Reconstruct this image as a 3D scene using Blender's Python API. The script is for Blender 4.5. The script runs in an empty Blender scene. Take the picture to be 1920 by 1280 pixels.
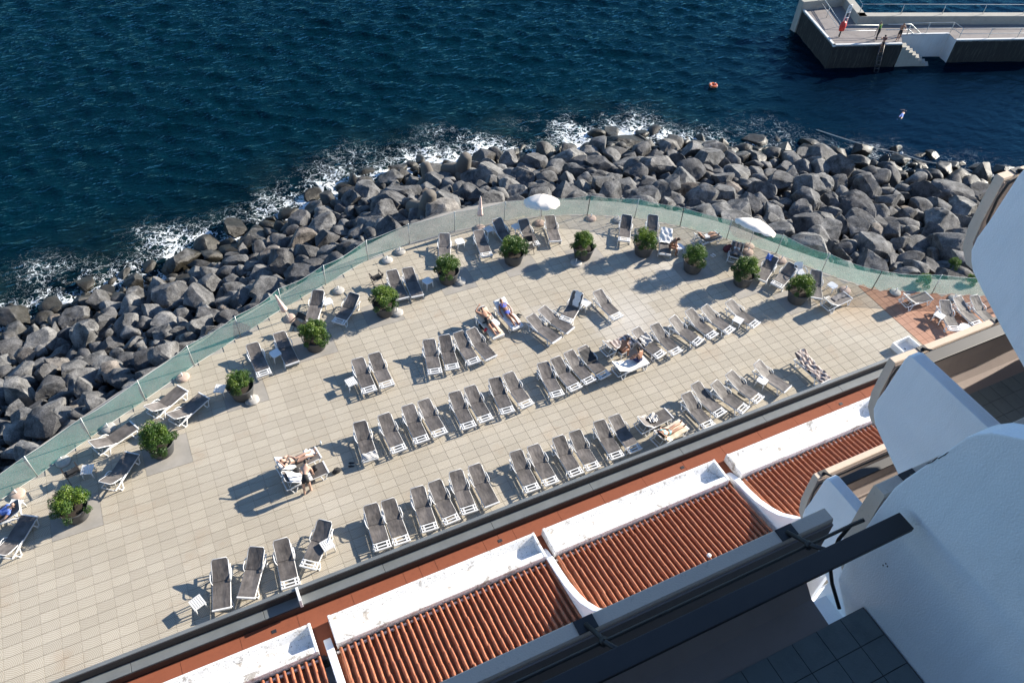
import bpy, bmesh, math, random
import numpy as np
from mathutils import Vector, Matrix, noise as mnoise
R = math.radians
random.seed(7); rng = np.random.default_rng(7)
S = bpy.context.scene
COL = S.collection

# ------------------------------------------------------------------ camera
CAMH = 27.6                       # camera height above the sun terrace (terrace = z 0)
FPX, PITCH, ROLL, YAW = 1493.0, R(46.447), R(-4.2008), R(28.566)
SEA = -6.0
_f = np.array([0, math.cos(PITCH), -math.sin(PITCH)]); _r = np.array([1., 0, 0]); _d = np.cross(_f, _r)
_c, _s = math.cos(ROLL), math.sin(ROLL)
_M0 = np.array([_c*_r + _s*_d, -_s*_r + _c*_d, _f])
_G = np.array([[math.cos(YAW), math.sin(YAW), 0], [-math.sin(YAW), math.cos(YAW), 0], [0, 0, 1]])
VIEW = _M0 @ _G.T                 # rows: right, down, forward.  World: X along the hotel, Y out to sea
def at(px, py, z=0.0):
    """survey point: where a sight line of the photograph meets the level z"""
    d = VIEW.T @ np.array([(px-960)/FPX, (py-640)/FPX, 1.0]); t = (z-CAMH)/d[2]
    return Vector((d[0]*t, d[1]*t, z))
def proj(v):
    c = VIEW @ np.array([v[0], v[1], v[2]-CAMH]); return 960+FPX*c[0]/c[2], 640+FPX*c[1]/c[2], c[2]
cam = bpy.data.cameras.new('camera'); camo = bpy.data.objects.new('camera', cam); COL.objects.link(camo)
cam.sensor_width = 36; cam.lens = FPX/1920*36; cam.clip_start = .05; cam.clip_end = 6000
m = Matrix.Identity(4)
for i in range(3):
    m[i][0], m[i][1], m[i][2] = VIEW[0][i], -VIEW[1][i], -VIEW[2][i]
m[2][3] = CAMH
camo.matrix_world = m
S.camera = camo

# ------------------------------------------------------------------ sky, sun, exposure
SUN_EL, SUN_AZ = R(23.5), R(3.0)          # azimuth measured from +X towards +Y
W = bpy.data.worlds.new('World'); S.world = W; W.use_nodes = True
nt = W.node_tree; bg = nt.nodes['Background']
sk = nt.nodes.new('ShaderNodeTexSky'); sk.sky_type = 'NISHITA'; sk.sun_disc = False
sk.sun_elevation = SUN_EL; sk.sun_rotation = R(90)-SUN_AZ; sk.altitude = 0; sk.air_density = 1.0; sk.dust_density = .15; sk.ozone_density = 5.0
nt.links.new(sk.outputs[0], bg.inputs[0]); bg.inputs[1].default_value = 0.09
sl = bpy.data.lights.new('sun', 'SUN'); so = bpy.data.objects.new('sun', sl); COL.objects.link(so)
sl.energy = 5.0; sl.angle = R(.55); sl.color = (1, .92, .80)
sd = Vector((math.cos(SUN_EL)*math.cos(SUN_AZ), math.cos(SUN_EL)*math.sin(SUN_AZ), math.sin(SUN_EL)))
so.rotation_euler = sd.to_track_quat('Z', 'Y').to_euler(); so.location = sd*200
S.view_settings.view_transform = 'Standard'; S.view_settings.look = 'None'; S.view_settings.gamma = 1
S.view_settings.exposure = 1.36; S.view_settings.use_curve_mapping = False
S.render.engine = 'CYCLES'; S.render.resolution_x = 1024; S.render.resolution_y = 682

# ------------------------------------------------------------------ materials
def N(t, ty, **kw):
    n = t.nodes.new(ty)
    for k, v in kw.items():
        if k.startswith('i_'):
            key = k[2:]; n.inputs[int(key) if key.isdigit() else key.replace('_', ' ')].default_value = v
        else: setattr(n, k, v)
    return n
def ramp(t, a, b, c0, c1):
    n = t.nodes.new('ShaderNodeValToRGB'); e = n.color_ramp.elements
    e[0].position, e[1].position = a, b; e[0].color = (*c0, 1); e[1].color = (*c1, 1); return n
def mixc(t, fac, a, b, mode='MIX'):
    n = t.nodes.new('ShaderNodeMix'); n.data_type = 'RGBA'; n.blend_type = mode
    for s_, v in ((0, fac), (6, a), (7, b)):
        if hasattr(v, 'is_linked') or hasattr(v, 'links'): t.links.new(v, n.inputs[s_])
        else: n.inputs[s_].default_value = v if s_ == 0 else (*v, 1)
    return n.outputs[2]
def math_(t, op, a, b=None, c=None, clamp=False):
    n = t.nodes.new('ShaderNodeMath'); n.operation = op; n.use_clamp = clamp
    for i, v in enumerate((a, b, c)):
        if v is None: continue
        if hasattr(v, 'links'): t.links.new(v, n.inputs[i])
        else: n.inputs[i].default_value = v
    return n.outputs[0]
MATS = {}
def mat(name, col=(.5, .5, .5), rough=.7, col2=None, nscale=6, var=0.0, bump=0.0, bscale=40, spec=.5, coord='Object', detail=4, metal=0):
    """plain procedural material: noise-mixed colours, per-object variation, fine bump"""
    if name in MATS: return MATS[name]
    m_ = bpy.data.materials.new(name); m_.use_nodes = True; t = m_.node_tree; b = t.nodes['Principled BSDF']
    b.inputs['Roughness'].default_value = rough; b.inputs['Specular IOR Level'].default_value = spec; b.inputs['Metallic'].default_value = metal
    tc = N(t, 'ShaderNodeTexCoord'); co = tc.outputs[coord] if coord != 'World' else N(t, 'ShaderNodeNewGeometry').outputs['Position']
    nz = N(t, 'ShaderNodeTexNoise', i_Scale=nscale, i_Detail=detail, i_Roughness=.6); t.links.new(co, nz.inputs['Vector'])
    rp = ramp(t, .32, .68, col, col2 or tuple(c*.82 for c in col)); t.links.new(nz.outputs[0], rp.inputs[0]); c = rp.outputs[0]
    if var:
        oi = N(t, 'ShaderNodeObjectInfo'); h = N(t, 'ShaderNodeHueSaturation'); h.inputs['Saturation'].default_value = 1
        t.links.new(math_(t, 'MULTIPLY_ADD', oi.outputs['Random'], 2*var, 1-var), h.inputs['Value']); t.links.new(c, h.inputs['Color']); c = h.outputs[0]
    t.links.new(c, b.inputs['Base Color'])
    if bump:
        n2 = N(t, 'ShaderNodeTexNoise', i_Scale=bscale, i_Detail=3); t.links.new(co, n2.inputs['Vector'])
        bp = N(t, 'ShaderNodeBump', i_Strength=bump, i_Distance=.02); t.links.new(n2.outputs[0], bp.inputs['Height']); t.links.new(bp.outputs[0], b.inputs['Normal'])
    MATS[name] = m_; return m_
def bs(m_): return m_.node_tree.nodes['Principled BSDF']

mat('white_resin', (.74, .74, .73), .42, (.64, .63, .61), 5, var=.06)
mat('dark_metal', (.020, .021, .025), .45, (.03, .03, .034), 8)
mat('black_cloth', (.018, .018, .02), .9, (.03, .03, .03), 12)
mat('black_wood', (.03, .022, .018), .6)
mat('concrete', (.33, .305, .27), .92, (.235, .22, .195), 1.1, bump=.25, bscale=18, coord='World', detail=8)
mat('mortar', (.185, .168, .14), .95, coord='World')
mat('canvas', (.80, .74, .66), .85, (.72, .64, .56), 2)
mat('canvas_pink', (.74, .55, .47), .85, (.66, .47, .40), 2)
mat('base_concrete', (.38, .365, .34), .85, (.29, .275, .25), 9, var=.12)
mat('base_pink', (.46, .35, .285), .85, (.38, .28, .225), 9)
mat('pot_grey', (.045, .047, .05), .75, (.07, .07, .07), 3, bump=.15, bscale=25, coord='World')
mat('soil', (.03, .022, .015), .95, bump=.4, bscale=60)
mat('paint_grey', (.15, .163, .167), .42, (.12, .13, .133), 1.7, coord='World', bump=.04, bscale=9)
mat('dark_paint_and_shade', (.019, .016, .016), .55, (.013, .011, .011), 3, coord='World')  # dark paint; also the painted shade on the fascia's rear faces
mat('galv', (.5, .52, .5), .45, metal=.4)
mat('rope_white', (.6, .6, .55), .8)
mat('red_plastic', (.62, .03, .02), .5); mat('orange', (.72, .14, .03), .5, (.6, .1, .02))
mat('water_drop', (.1, .2, .6), .3)
mat('hair_dark', (.02, .012, .008), .6); mat('hair_brown', (.07, .035, .018), .6); mat('eye', (.02, .015, .012), .3)
mat('skin_tan', (.38, .20, .125), .55, (.33, .165, .10), 8); mat('skin_pale', (.48, .305, .23), .55, (.43, .265, .19), 8); mat('skin_dark', (.26, .125, .07), .55, (.22, .10, .055), 8)
mat('swim_black', (.012, .012, .014), .7); mat('swim_blue', (.03, .05, .32), .7, (.12, .16, .5), 40); mat('swim_aqua', (.25, .62, .66), .7)
mat('cloth_navy', (.02, .03, .10), .85); mat('cloth_green', (.16, .32, .06), .85); mat('cloth_red', (.5, .03, .04), .8); mat('cloth_plum', (.07, .015, .025), .9, (.16, .05, .05), 30)
mat('cloth_blue', (.02, .07, .36), .85, (.2, .3, .6), 20); mat('cloth_grey', (.11, .105, .11), .9, (.17, .16, .16), 30)
mat('towel_white', (.78, .77, .74), .95, (.64, .62, .6), 14, bump=.5, bscale=40); mat('towel_cream', (.68, .58, .45), .95, (.6, .5, .38), 10, bump=.4, bscale=40)
mat('leather_tan', (.25, .12, .05), .6); mat('glass_clear', (.75, .82, .85), .1)

def stripe_mat(name, a, b, scale, direction='X', dist=1.2):
    m_ = bpy.data.materials.new(name); m_.use_nodes = True; t = m_.node_tree; p = t.nodes['Principled BSDF']; p.inputs['Roughness'].default_value = .95
    tc = N(t, 'ShaderNodeTexCoord'); w = N(t, 'ShaderNodeTexWave', bands_direction=direction, i_Scale=scale, i_Distortion=dist, i_Detail=2.0)
    t.links.new(tc.outputs['Object'], w.inputs['Vector']); r_ = ramp(t, .35, .6, a, b); t.links.new(w.outputs[0], r_.inputs[0]); t.links.new(r_.outputs[0], p.inputs['Base Color'])
    MATS[name] = m_
stripe_mat('towel_stripe', (.05, .045, .05), (.74, .72, .68), 5.0, 'Y', 3.0)
stripe_mat('towel_brown', (.17, .13, .12), (.46, .40, .36), 1.5, 'X', 8.0)
stripe_mat('towel_bw', (.01, .01, .012), (.76, .75, .73), 4.0, 'X', 9.0)

def sling_mat():
    m_ = bpy.data.materials.new('sling'); m_.use_nodes = True; t = m_.node_tree; b = t.nodes['Principled BSDF']
    b.inputs['Roughness'].default_value = .62; b.inputs['Specular IOR Level'].default_value = .35
    tc = N(t, 'ShaderNodeTexCoord'); oi = N(t, 'ShaderNodeObjectInfo')
    off = N(t, 'ShaderNodeVectorMath', operation='ADD'); t.links.new(tc.outputs['Object'], off.inputs[0])
    cx = N(t, 'ShaderNodeCombineXYZ'); t.links.new(math_(t, 'MULTIPLY', oi.outputs['Random'], 37.0), cx.inputs[2]); t.links.new(cx.outputs[0], off.inputs[1])
    n1 = N(t, 'ShaderNodeTexNoise', i_Scale=2.6, i_Detail=5.0, i_Roughness=.62); t.links.new(off.outputs[0], n1.inputs['Vector'])
    r1 = ramp(t, .35, .72, (.070, .062, .057), (.150, .134, .125)); t.links.new(n1.outputs[0], r1.inputs[0])
    h = N(t, 'ShaderNodeHueSaturation'); t.links.new(math_(t, 'MULTIPLY_ADD', oi.outputs['Random'], .5, .78), h.inputs['Value']); t.links.new(r1.outputs[0], h.inputs['Color'])
    t.links.new(h.outputs[0], b.inputs['Base Color'])
    n2 = N(t, 'ShaderNodeTexNoise', i_Scale=5.0, i_Detail=2.0); mp = N(t, 'ShaderNodeMapping'); mp.inputs['Scale'].default_value = (1, .35, 1)
    t.links.new(off.outputs[0], mp.inputs[0]); t.links.new(mp.outputs[0], n2.inputs['Vector'])
    bp = N(t, 'ShaderNodeBump', i_Strength=.55, i_Distance=.05); t.links.new(n2.outputs[0], bp.inputs['Height']); t.links.new(bp.outputs[0], b.inputs['Normal'])
    MATS['sling'] = m_
sling_mat()

def paving_mat(name, c0, c1, cell=(.6, .4), fan=True, stain=(.30, .20, .12)):
    """cast paving slabs with a fan of little setts pressed into each; tone varies slab by slab"""
    m_ = bpy.data.materials.new(name); m_.use_nodes = True; t = m_.node_tree; b = t.nodes['Principled BSDF']; b.inputs['Roughness'].default_value = .9
    b.inputs['Specular IOR Level'].default_value = .25
    pos = N(t, 'ShaderNodeNewGeometry').outputs['Position']; sp = N(t, 'ShaderNodeSeparateXYZ'); t.links.new(pos, sp.inputs[0])
    X, Y = sp.outputs[0], sp.outputs[1]
    fx = math_(t, 'FLOOR', math_(t, 'DIVIDE', X, cell[0])); fy = math_(t, 'FLOOR', math_(t, 'DIVIDE', Y, cell[1]))
    cv = N(t, 'ShaderNodeCombineXYZ'); t.links.new(fx, cv.inputs[0]); t.links.new(fy, cv.inputs[1])
    wn = N(t, 'ShaderNodeTexWhiteNoise', noise_dimensions='3D'); t.links.new(cv.outputs[0], wn.inputs[0])
    big = N(t, 'ShaderNodeTexNoise', i_Scale=.16, i_Detail=5.0, i_Roughness=.6); t.links.new(pos, big.inputs['Vector'])
    rb = ramp(t, .34, .66, c0, c1); t.links.new(big.outputs[0], rb.inputs[0])
    h = N(t, 'ShaderNodeHueSaturation'); t.links.new(math_(t, 'MULTIPLY_ADD', wn.outputs[0], .15, .925), h.inputs['Value']); t.links.new(rb.outputs[0], h.inputs['Color'])
    c = h.outputs[0]
    # sett pattern: rings about one corner of each slab, broken into small stones
    if fan:
        mx = math_(t, 'FLOORED_MODULO', X, cell[0]); my = math_(t, 'FLOORED_MODULO', math_(t, 'ADD', Y, math_(t, 'MULTIPLY', fx, .4)), .8)
        my2 = math_(t, 'MULTIPLY', my, .8)
        rr = math_(t, 'SQRT', math_(t, 'ADD', math_(t, 'MULTIPLY', mx, mx), math_(t, 'MULTIPLY', my2, my2)))
        ring = math_(t, 'FLOORED_MODULO', rr, .052)
        g1 = math_(t, 'LESS_THAN', ring, .015)
        an = math_(t, 'ARCTAN2', my2, mx); idx = math_(t, 'FLOOR', math_(t, 'DIVIDE', rr, .052))
        st = math_(t, 'FLOORED_MODULO', math_(t, 'ADD', math_(t, 'MULTIPLY', an, math_(t, 'MULTIPLY_ADD', idx, 1.0, 1.5)), math_(t, 'MULTIPLY', idx, .37)), 1.0)
        g2 = math_(t, 'LESS_THAN', st, .22)
        g = math_(t, 'MAXIMUM', g1, math_(t, 'MULTIPLY', g2, .7))
        c = mixc(t, math_(t, 'MULTIPLY', g, .58), c, (.19, .155, .105))
        bp = N(t, 'ShaderNodeBump', i_Strength=.35, i_Distance=.006); bp.invert = True; t.links.new(g, bp.inputs['Height']); t.links.new(bp.outputs[0], b.inputs['Normal'])
    fn = N(t, 'ShaderNodeTexNoise', i_Scale=55.0, i_Detail=2.0); t.links.new(pos, fn.inputs['Vector'])
    c = mixc(t, math_(t, 'MULTIPLY', math_(t, 'SUBTRACT', fn.outputs[0], .42), .55, clamp=True), c, (.16, .13, .10))
    sn = N(t, 'ShaderNodeTexNoise', i_Scale=.55, i_Detail=6.0, i_Roughness=.65); t.links.new(pos, sn.inputs['Vector'])
    rs = ramp(t, .56, .72, (0, 0, 0), (1, 1, 1)); t.links.new(sn.outputs[0], rs.inputs[0])
    c = mixc(t, math_(t, 'MULTIPLY', rs.outputs[0], .30), c, stain)
    # rusty wash towards the far right corner, bleached slabs in the middle
    for (px, py, rad, colr, k) in ((30.0, 18.6, 2.4, (.40, .24, .11), .55), (18.5, 22.2, 2.6, (.53, .51, .48), .55), (14.5, 23.5, 1.8, (.54, .52, .49), .5), (22.5, 24.6, 1.6, (.53, .51, .48), .45)):
        dx = math_(t, 'SUBTRACT', X, px); dy = math_(t, 'SUBTRACT', Y, py)
        dd = math_(t, 'SQRT', math_(t, 'ADD', math_(t, 'MULTIPLY', dx, dx), math_(t, 'MULTIPLY', dy, dy)))
        f = math_(t, 'SUBTRACT', 1.0, math_(t, 'DIVIDE', dd, rad), clamp=True)
        f = math_(t, 'MULTIPLY', math_(t, 'MULTIPLY', f, math_(t, 'GREATER_THAN', math_(t, 'ADD', wn.outputs[0], f), .55) if k < .56 and colr[2] > .3 else math_(t, 'ADD', sn.outputs[0], .3)), k, clamp=True)
        c = mixc(t, f, c, colr)
    t.links.new(c, b.inputs['Base Color']); MATS[name] = m_
paving_mat('paving', (.405, .362, .288), (.475, .434, .362))
paving_mat('paving_red', (.32, .16, .10), (.38, .22, .155), cell=(.4, .4), fan=False, stain=(.36, .2, .13))

def plaster_mat(name, col, dirt, dscale=3.2, thr=(.60, .68), spots=0.0, bump=.12):
    m_ = bpy.data.materials.new(name); m_.use_nodes = True; t = m_.node_tree; b = t.nodes['Principled BSDF']; b.inputs['Roughness'].default_value = .85; b.inputs['Specular IOR Level'].default_value = .2
    pos = N(t, 'ShaderNodeNewGeometry').outputs['Position']
    n1 = N(t, 'ShaderNodeTexNoise', i_Scale=1.3, i_Detail=6.0); t.links.new(pos, n1.inputs['Vector'])
    r1 = ramp(t, .35, .7, col, tuple(k*.93 for k in col)); t.links.new(n1.outputs[0], r1.inputs[0]); c = r1.outputs[0]
    n2 = N(t, 'ShaderNodeTexNoise', i_Scale=dscale, i_Detail=9.0, i_Roughness=.72); t.links.new(pos, n2.inputs['Vector'])
    r2 = ramp(t, thr[0], thr[1], (0, 0, 0), (1, 1, 1)); t.links.new(n2.outputs[0], r2.inputs[0]); c = mixc(t, math_(t, 'MULTIPLY', r2.outputs[0], .75), c, dirt)
    mpz = N(t, 'ShaderNodeMapping'); mpz.inputs['Scale'].default_value = (5.0, 5.0, .45); t.links.new(pos, mpz.inputs[0]); nz_ = N(t, 'ShaderNodeTexNoise', i_Scale=1.6, i_Detail=6.0, i_Roughness=.7); t.links.new(mpz.outputs[0], nz_.inputs['Vector'])
    rz_ = ramp(t, .5, .85, (0, 0, 0), (1, 1, 1)); t.links.new(nz_.outputs[0], rz_.inputs[0]); c = mixc(t, math_(t, 'MULTIPLY', rz_.outputs[0], .45), c, dirt)
    if spots:
        n3 = N(t, 'ShaderNodeTexNoise', i_Scale=26.0, i_Detail=4.0); t.links.new(pos, n3.inputs['Vector'])
        r3 = ramp(t, .63, .67, (0, 0, 0), (1, 1, 1)); t.links.new(n3.outputs[0], r3.inputs[0]); c = mixc(t, math_(t, 'MULTIPLY', r3.outputs[0], spots), c, (.10, .09, .08))
    t.links.new(c, b.inputs['Base Color'])
    n4 = N(t, 'ShaderNodeTexNoise', i_Scale=70.0, i_Detail=3.0); t.links.new(pos, n4.inputs['Vector'])
    bp = N(t, 'ShaderNodeBump', i_Strength=bump, i_Distance=.02); t.links.new(n4.outputs[0], bp.inputs['Height']); t.links.new(bp.outputs[0], b.inputs['Normal'])
    MATS[name] = m_
plaster_mat('plaster', (.90, .90, .90), (.74, .74, .74), 1.1, (.60, .78), bump=.36)
plaster_mat('plaster_dirty', (.84, .83, .81), (.24, .20, .155), 2.0, (.555, .62), spots=.95)
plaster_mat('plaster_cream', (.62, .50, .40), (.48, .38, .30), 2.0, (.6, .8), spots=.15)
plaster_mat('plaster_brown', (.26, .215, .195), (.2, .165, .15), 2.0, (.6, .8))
plaster_mat('red_tile', (.235, .075, .040), (.16, .05, .03), 3.0, (.55, .75), spots=.15)
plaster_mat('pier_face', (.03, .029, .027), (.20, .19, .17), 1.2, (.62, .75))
plaster_mat('pier_wall', (.34, .325, .285), (.25, .24, .21), 1.0, (.5, .7), spots=.3)
plaster_mat('pier_white', (.58, .59, .585), (.36, .25, .16), 1.0, (.62, .72), spots=.3)
plaster_mat('pier_deck', (.22, .20, .19), (.15, .135, .13), .8, (.45, .65), spots=.1)
plaster_mat('floor_tile', (.15, .175, .175), (.10, .12, .12), 3.0, (.5, .7))

def terracotta_mat():
    m_ = bpy.data.materials.new('terracotta'); m_.use_nodes = True; t = m_.node_tree; b = t.nodes['Principled BSDF']; b.inputs['Roughness'].default_value = .8
    pos = N(t, 'ShaderNodeNewGeometry').outputs['Position']; oi = N(t, 'ShaderNodeObjectInfo')
    n1 = N(t, 'ShaderNodeTexNoise', i_Scale=7.0, i_Detail=6.0); t.links.new(pos, n1.inputs['Vector'])
    r1 = ramp(t, .35, .68, (.36, .115, .052), (.43, .165, .085)); t.links.new(n1.outputs[0], r1.inputs[0])
    h = N(t, 'ShaderNodeHueSaturation'); t.links.new(math_(t, 'MULTIPLY_ADD', oi.outputs['Random'], .34, .80), h.inputs['Value']); t.links.new(r1.outputs[0], h.inputs['Color'])
    n2 = N(t, 'ShaderNodeTexNoise', i_Scale=2.1, i_Detail=8.0, i_Roughness=.7); t.links.new(pos, n2.inputs['Vector'])
    r2 = ramp(t, .6, .7, (0, 0, 0), (1, 1, 1)); t.links.new(n2.outputs[0], r2.inputs[0])
    t.links.new(mixc(t, math_(t, 'MULTIPLY', r2.outputs[0], .5), h.outputs[0], (.22, .10, .06)), b.inputs['Base Color']); MATS['terracotta'] = m_
terracotta_mat()

def rock_mat():
    m_ = bpy.data.materials.new('basalt'); m_.use_nodes = True; t = m_.node_tree; b = t.nodes['Principled BSDF']
    geo = N(t, 'ShaderNodeNewGeometry'); pos = geo.outputs['Position']; oi = N(t, 'ShaderNodeObjectInfo')
    at_ = N(t, 'ShaderNodeAttribute', attribute_name='rv')
    rnd = math_(t, 'FRACT', math_(t, 'ADD', oi.outputs['Random'], at_.outputs['Fac']))
    n1 = N(t, 'ShaderNodeTexNoise', i_Scale=1.5, i_Detail=9.0, i_Roughness=.68); t.links.new(pos, n1.inputs['Vector'])
    r1 = ramp(t, .30, .72, (.020, .021, .023), (.285, .283, .28)); t.links.new(n1.outputs[0], r1.inputs[0])
    hue = ramp(t, .0, 1.0, (.48, .48, .50), (1.05, .86, .70)); e = hue.color_ramp.elements.new(.55); e.color = (.85, .85, .85, 1); e = hue.color_ramp.elements.new(.93); e.color = (1.2, 1.18, 1.14, 1)
    t.links.new(rnd, hue.inputs[0])
    c = mixc(t, 1.0, r1.outputs[0], hue.outputs[0], 'MULTIPLY')
    n3 = N(t, 'ShaderNodeTexNoise', i_Scale=14.0, i_Detail=6.0, i_Roughness=.75); t.links.new(pos, n3.inputs['Vector'])
    r3 = ramp(t, .36, .62, (.55, .55, .55), (1.15, 1.15, 1.15)); t.links.new(n3.outputs[0], r3.inputs[0]); c = mixc(t, 1.0, c, r3.outputs[0], 'MULTIPLY')
    # wet and weedy in the splash zone
    sp = N(t, 'ShaderNodeSeparateXYZ'); t.links.new(pos, sp.inputs[0])
    wz = math_(t, 'MULTIPLY_ADD', n1.outputs[0], 1.5, sp.outputs[2]); wet = math_(t, 'SUBTRACT', 1.0, math_(t, 'DIVIDE', math_(t, 'ADD', wz, 4.75), .8), clamp=True)
    c = mixc(t, math_(t, 'MULTIPLY', wet, .9), c, (.022, .019, .012))
    t.links.new(c, b.inputs['Base Color'])
    t.links.new(math_(t, 'MULTIPLY_ADD', wet, -.5, .88), b.inputs['Roughness']); b.inputs['Specular IOR Level'].default_value = .3
    bp = N(t, 'ShaderNodeBump', i_Strength=.9, i_Distance=.09); mu = math_(t, 'ADD', n1.outputs[0], math_(t, 'MULTIPLY', n3.outputs[0], .35)); t.links.new(mu, bp.inputs['Height']); t.links.new(bp.outputs[0], b.inputs['Normal'])
    MATS['basalt'] = m_
rock_mat()

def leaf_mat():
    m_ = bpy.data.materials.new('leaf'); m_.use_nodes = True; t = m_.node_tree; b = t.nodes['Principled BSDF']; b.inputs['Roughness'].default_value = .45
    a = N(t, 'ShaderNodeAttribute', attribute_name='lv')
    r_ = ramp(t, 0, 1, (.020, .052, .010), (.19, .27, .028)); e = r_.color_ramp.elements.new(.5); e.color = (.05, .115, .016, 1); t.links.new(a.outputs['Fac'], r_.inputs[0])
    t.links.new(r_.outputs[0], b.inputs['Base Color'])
    tr = N(t, 'ShaderNodeBsdfTranslucent'); t.links.new(r_.outputs[0], tr.inputs[0]); mx = N(t, 'ShaderNodeMixShader', i_0=.3)
    t.links.new(b.outputs[0], mx.inputs[1]); t.links.new(tr.outputs[0], mx.inputs[2]); t.links.new(mx.outputs[0], t.nodes['Material Output'].inputs[0]); MATS['leaf'] = m_
leaf_mat()

def net_mat():
    m_ = bpy.data.materials.new('netting'); m_.use_nodes = True; t = m_.node_tree; b = t.nodes['Principled BSDF']; b.inputs['Roughness'].default_value = .7
    pos = N(t, 'ShaderNodeNewGeometry').outputs['Position']
    n = N(t, 'ShaderNodeTexNoise', i_Scale=1.2, i_Detail=5.0); t.links.new(pos, n.inputs['Vector'])
    r_ = ramp(t, .3, .7, (.05, .215, .175), (.095, .285, .24)); t.links.new(n.outputs[0], r_.inputs[0]); t.links.new(r_.outputs[0], b.inputs['Base Color'])
    n2 = N(t, 'ShaderNodeTexNoise', i_Scale=38.0, i_Detail=1.0); t.links.new(pos, n2.inputs['Vector'])
    fac = math_(t, 'ADD', math_(t, 'MULTIPLY', math_(t, 'SUBTRACT', n2.outputs[0], .5), 1.3), math_(t, 'MULTIPLY_ADD', n.outputs[0], .25, .27), clamp=True)
    tl = N(t, 'ShaderNodeBsdfTranslucent'); t.links.new(r_.outputs[0], tl.inputs[0]); m1 = N(t, 'ShaderNodeMixShader', i_0=.28); t.links.new(b.outputs[0], m1.inputs[1]); t.links.new(tl.outputs[0], m1.inputs[2])
    tp = N(t, 'ShaderNodeBsdfTransparent'); mx = N(t, 'ShaderNodeMixShader'); t.links.new(fac, mx.inputs[0]); t.links.new(tp.outputs[0], mx.inputs[1]); t.links.new(m1.outputs[0], mx.inputs[2])
    t.links.new(mx.outputs[0], t.nodes['Material Output'].inputs[0]); MATS['netting'] = m_
net_mat()

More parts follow.
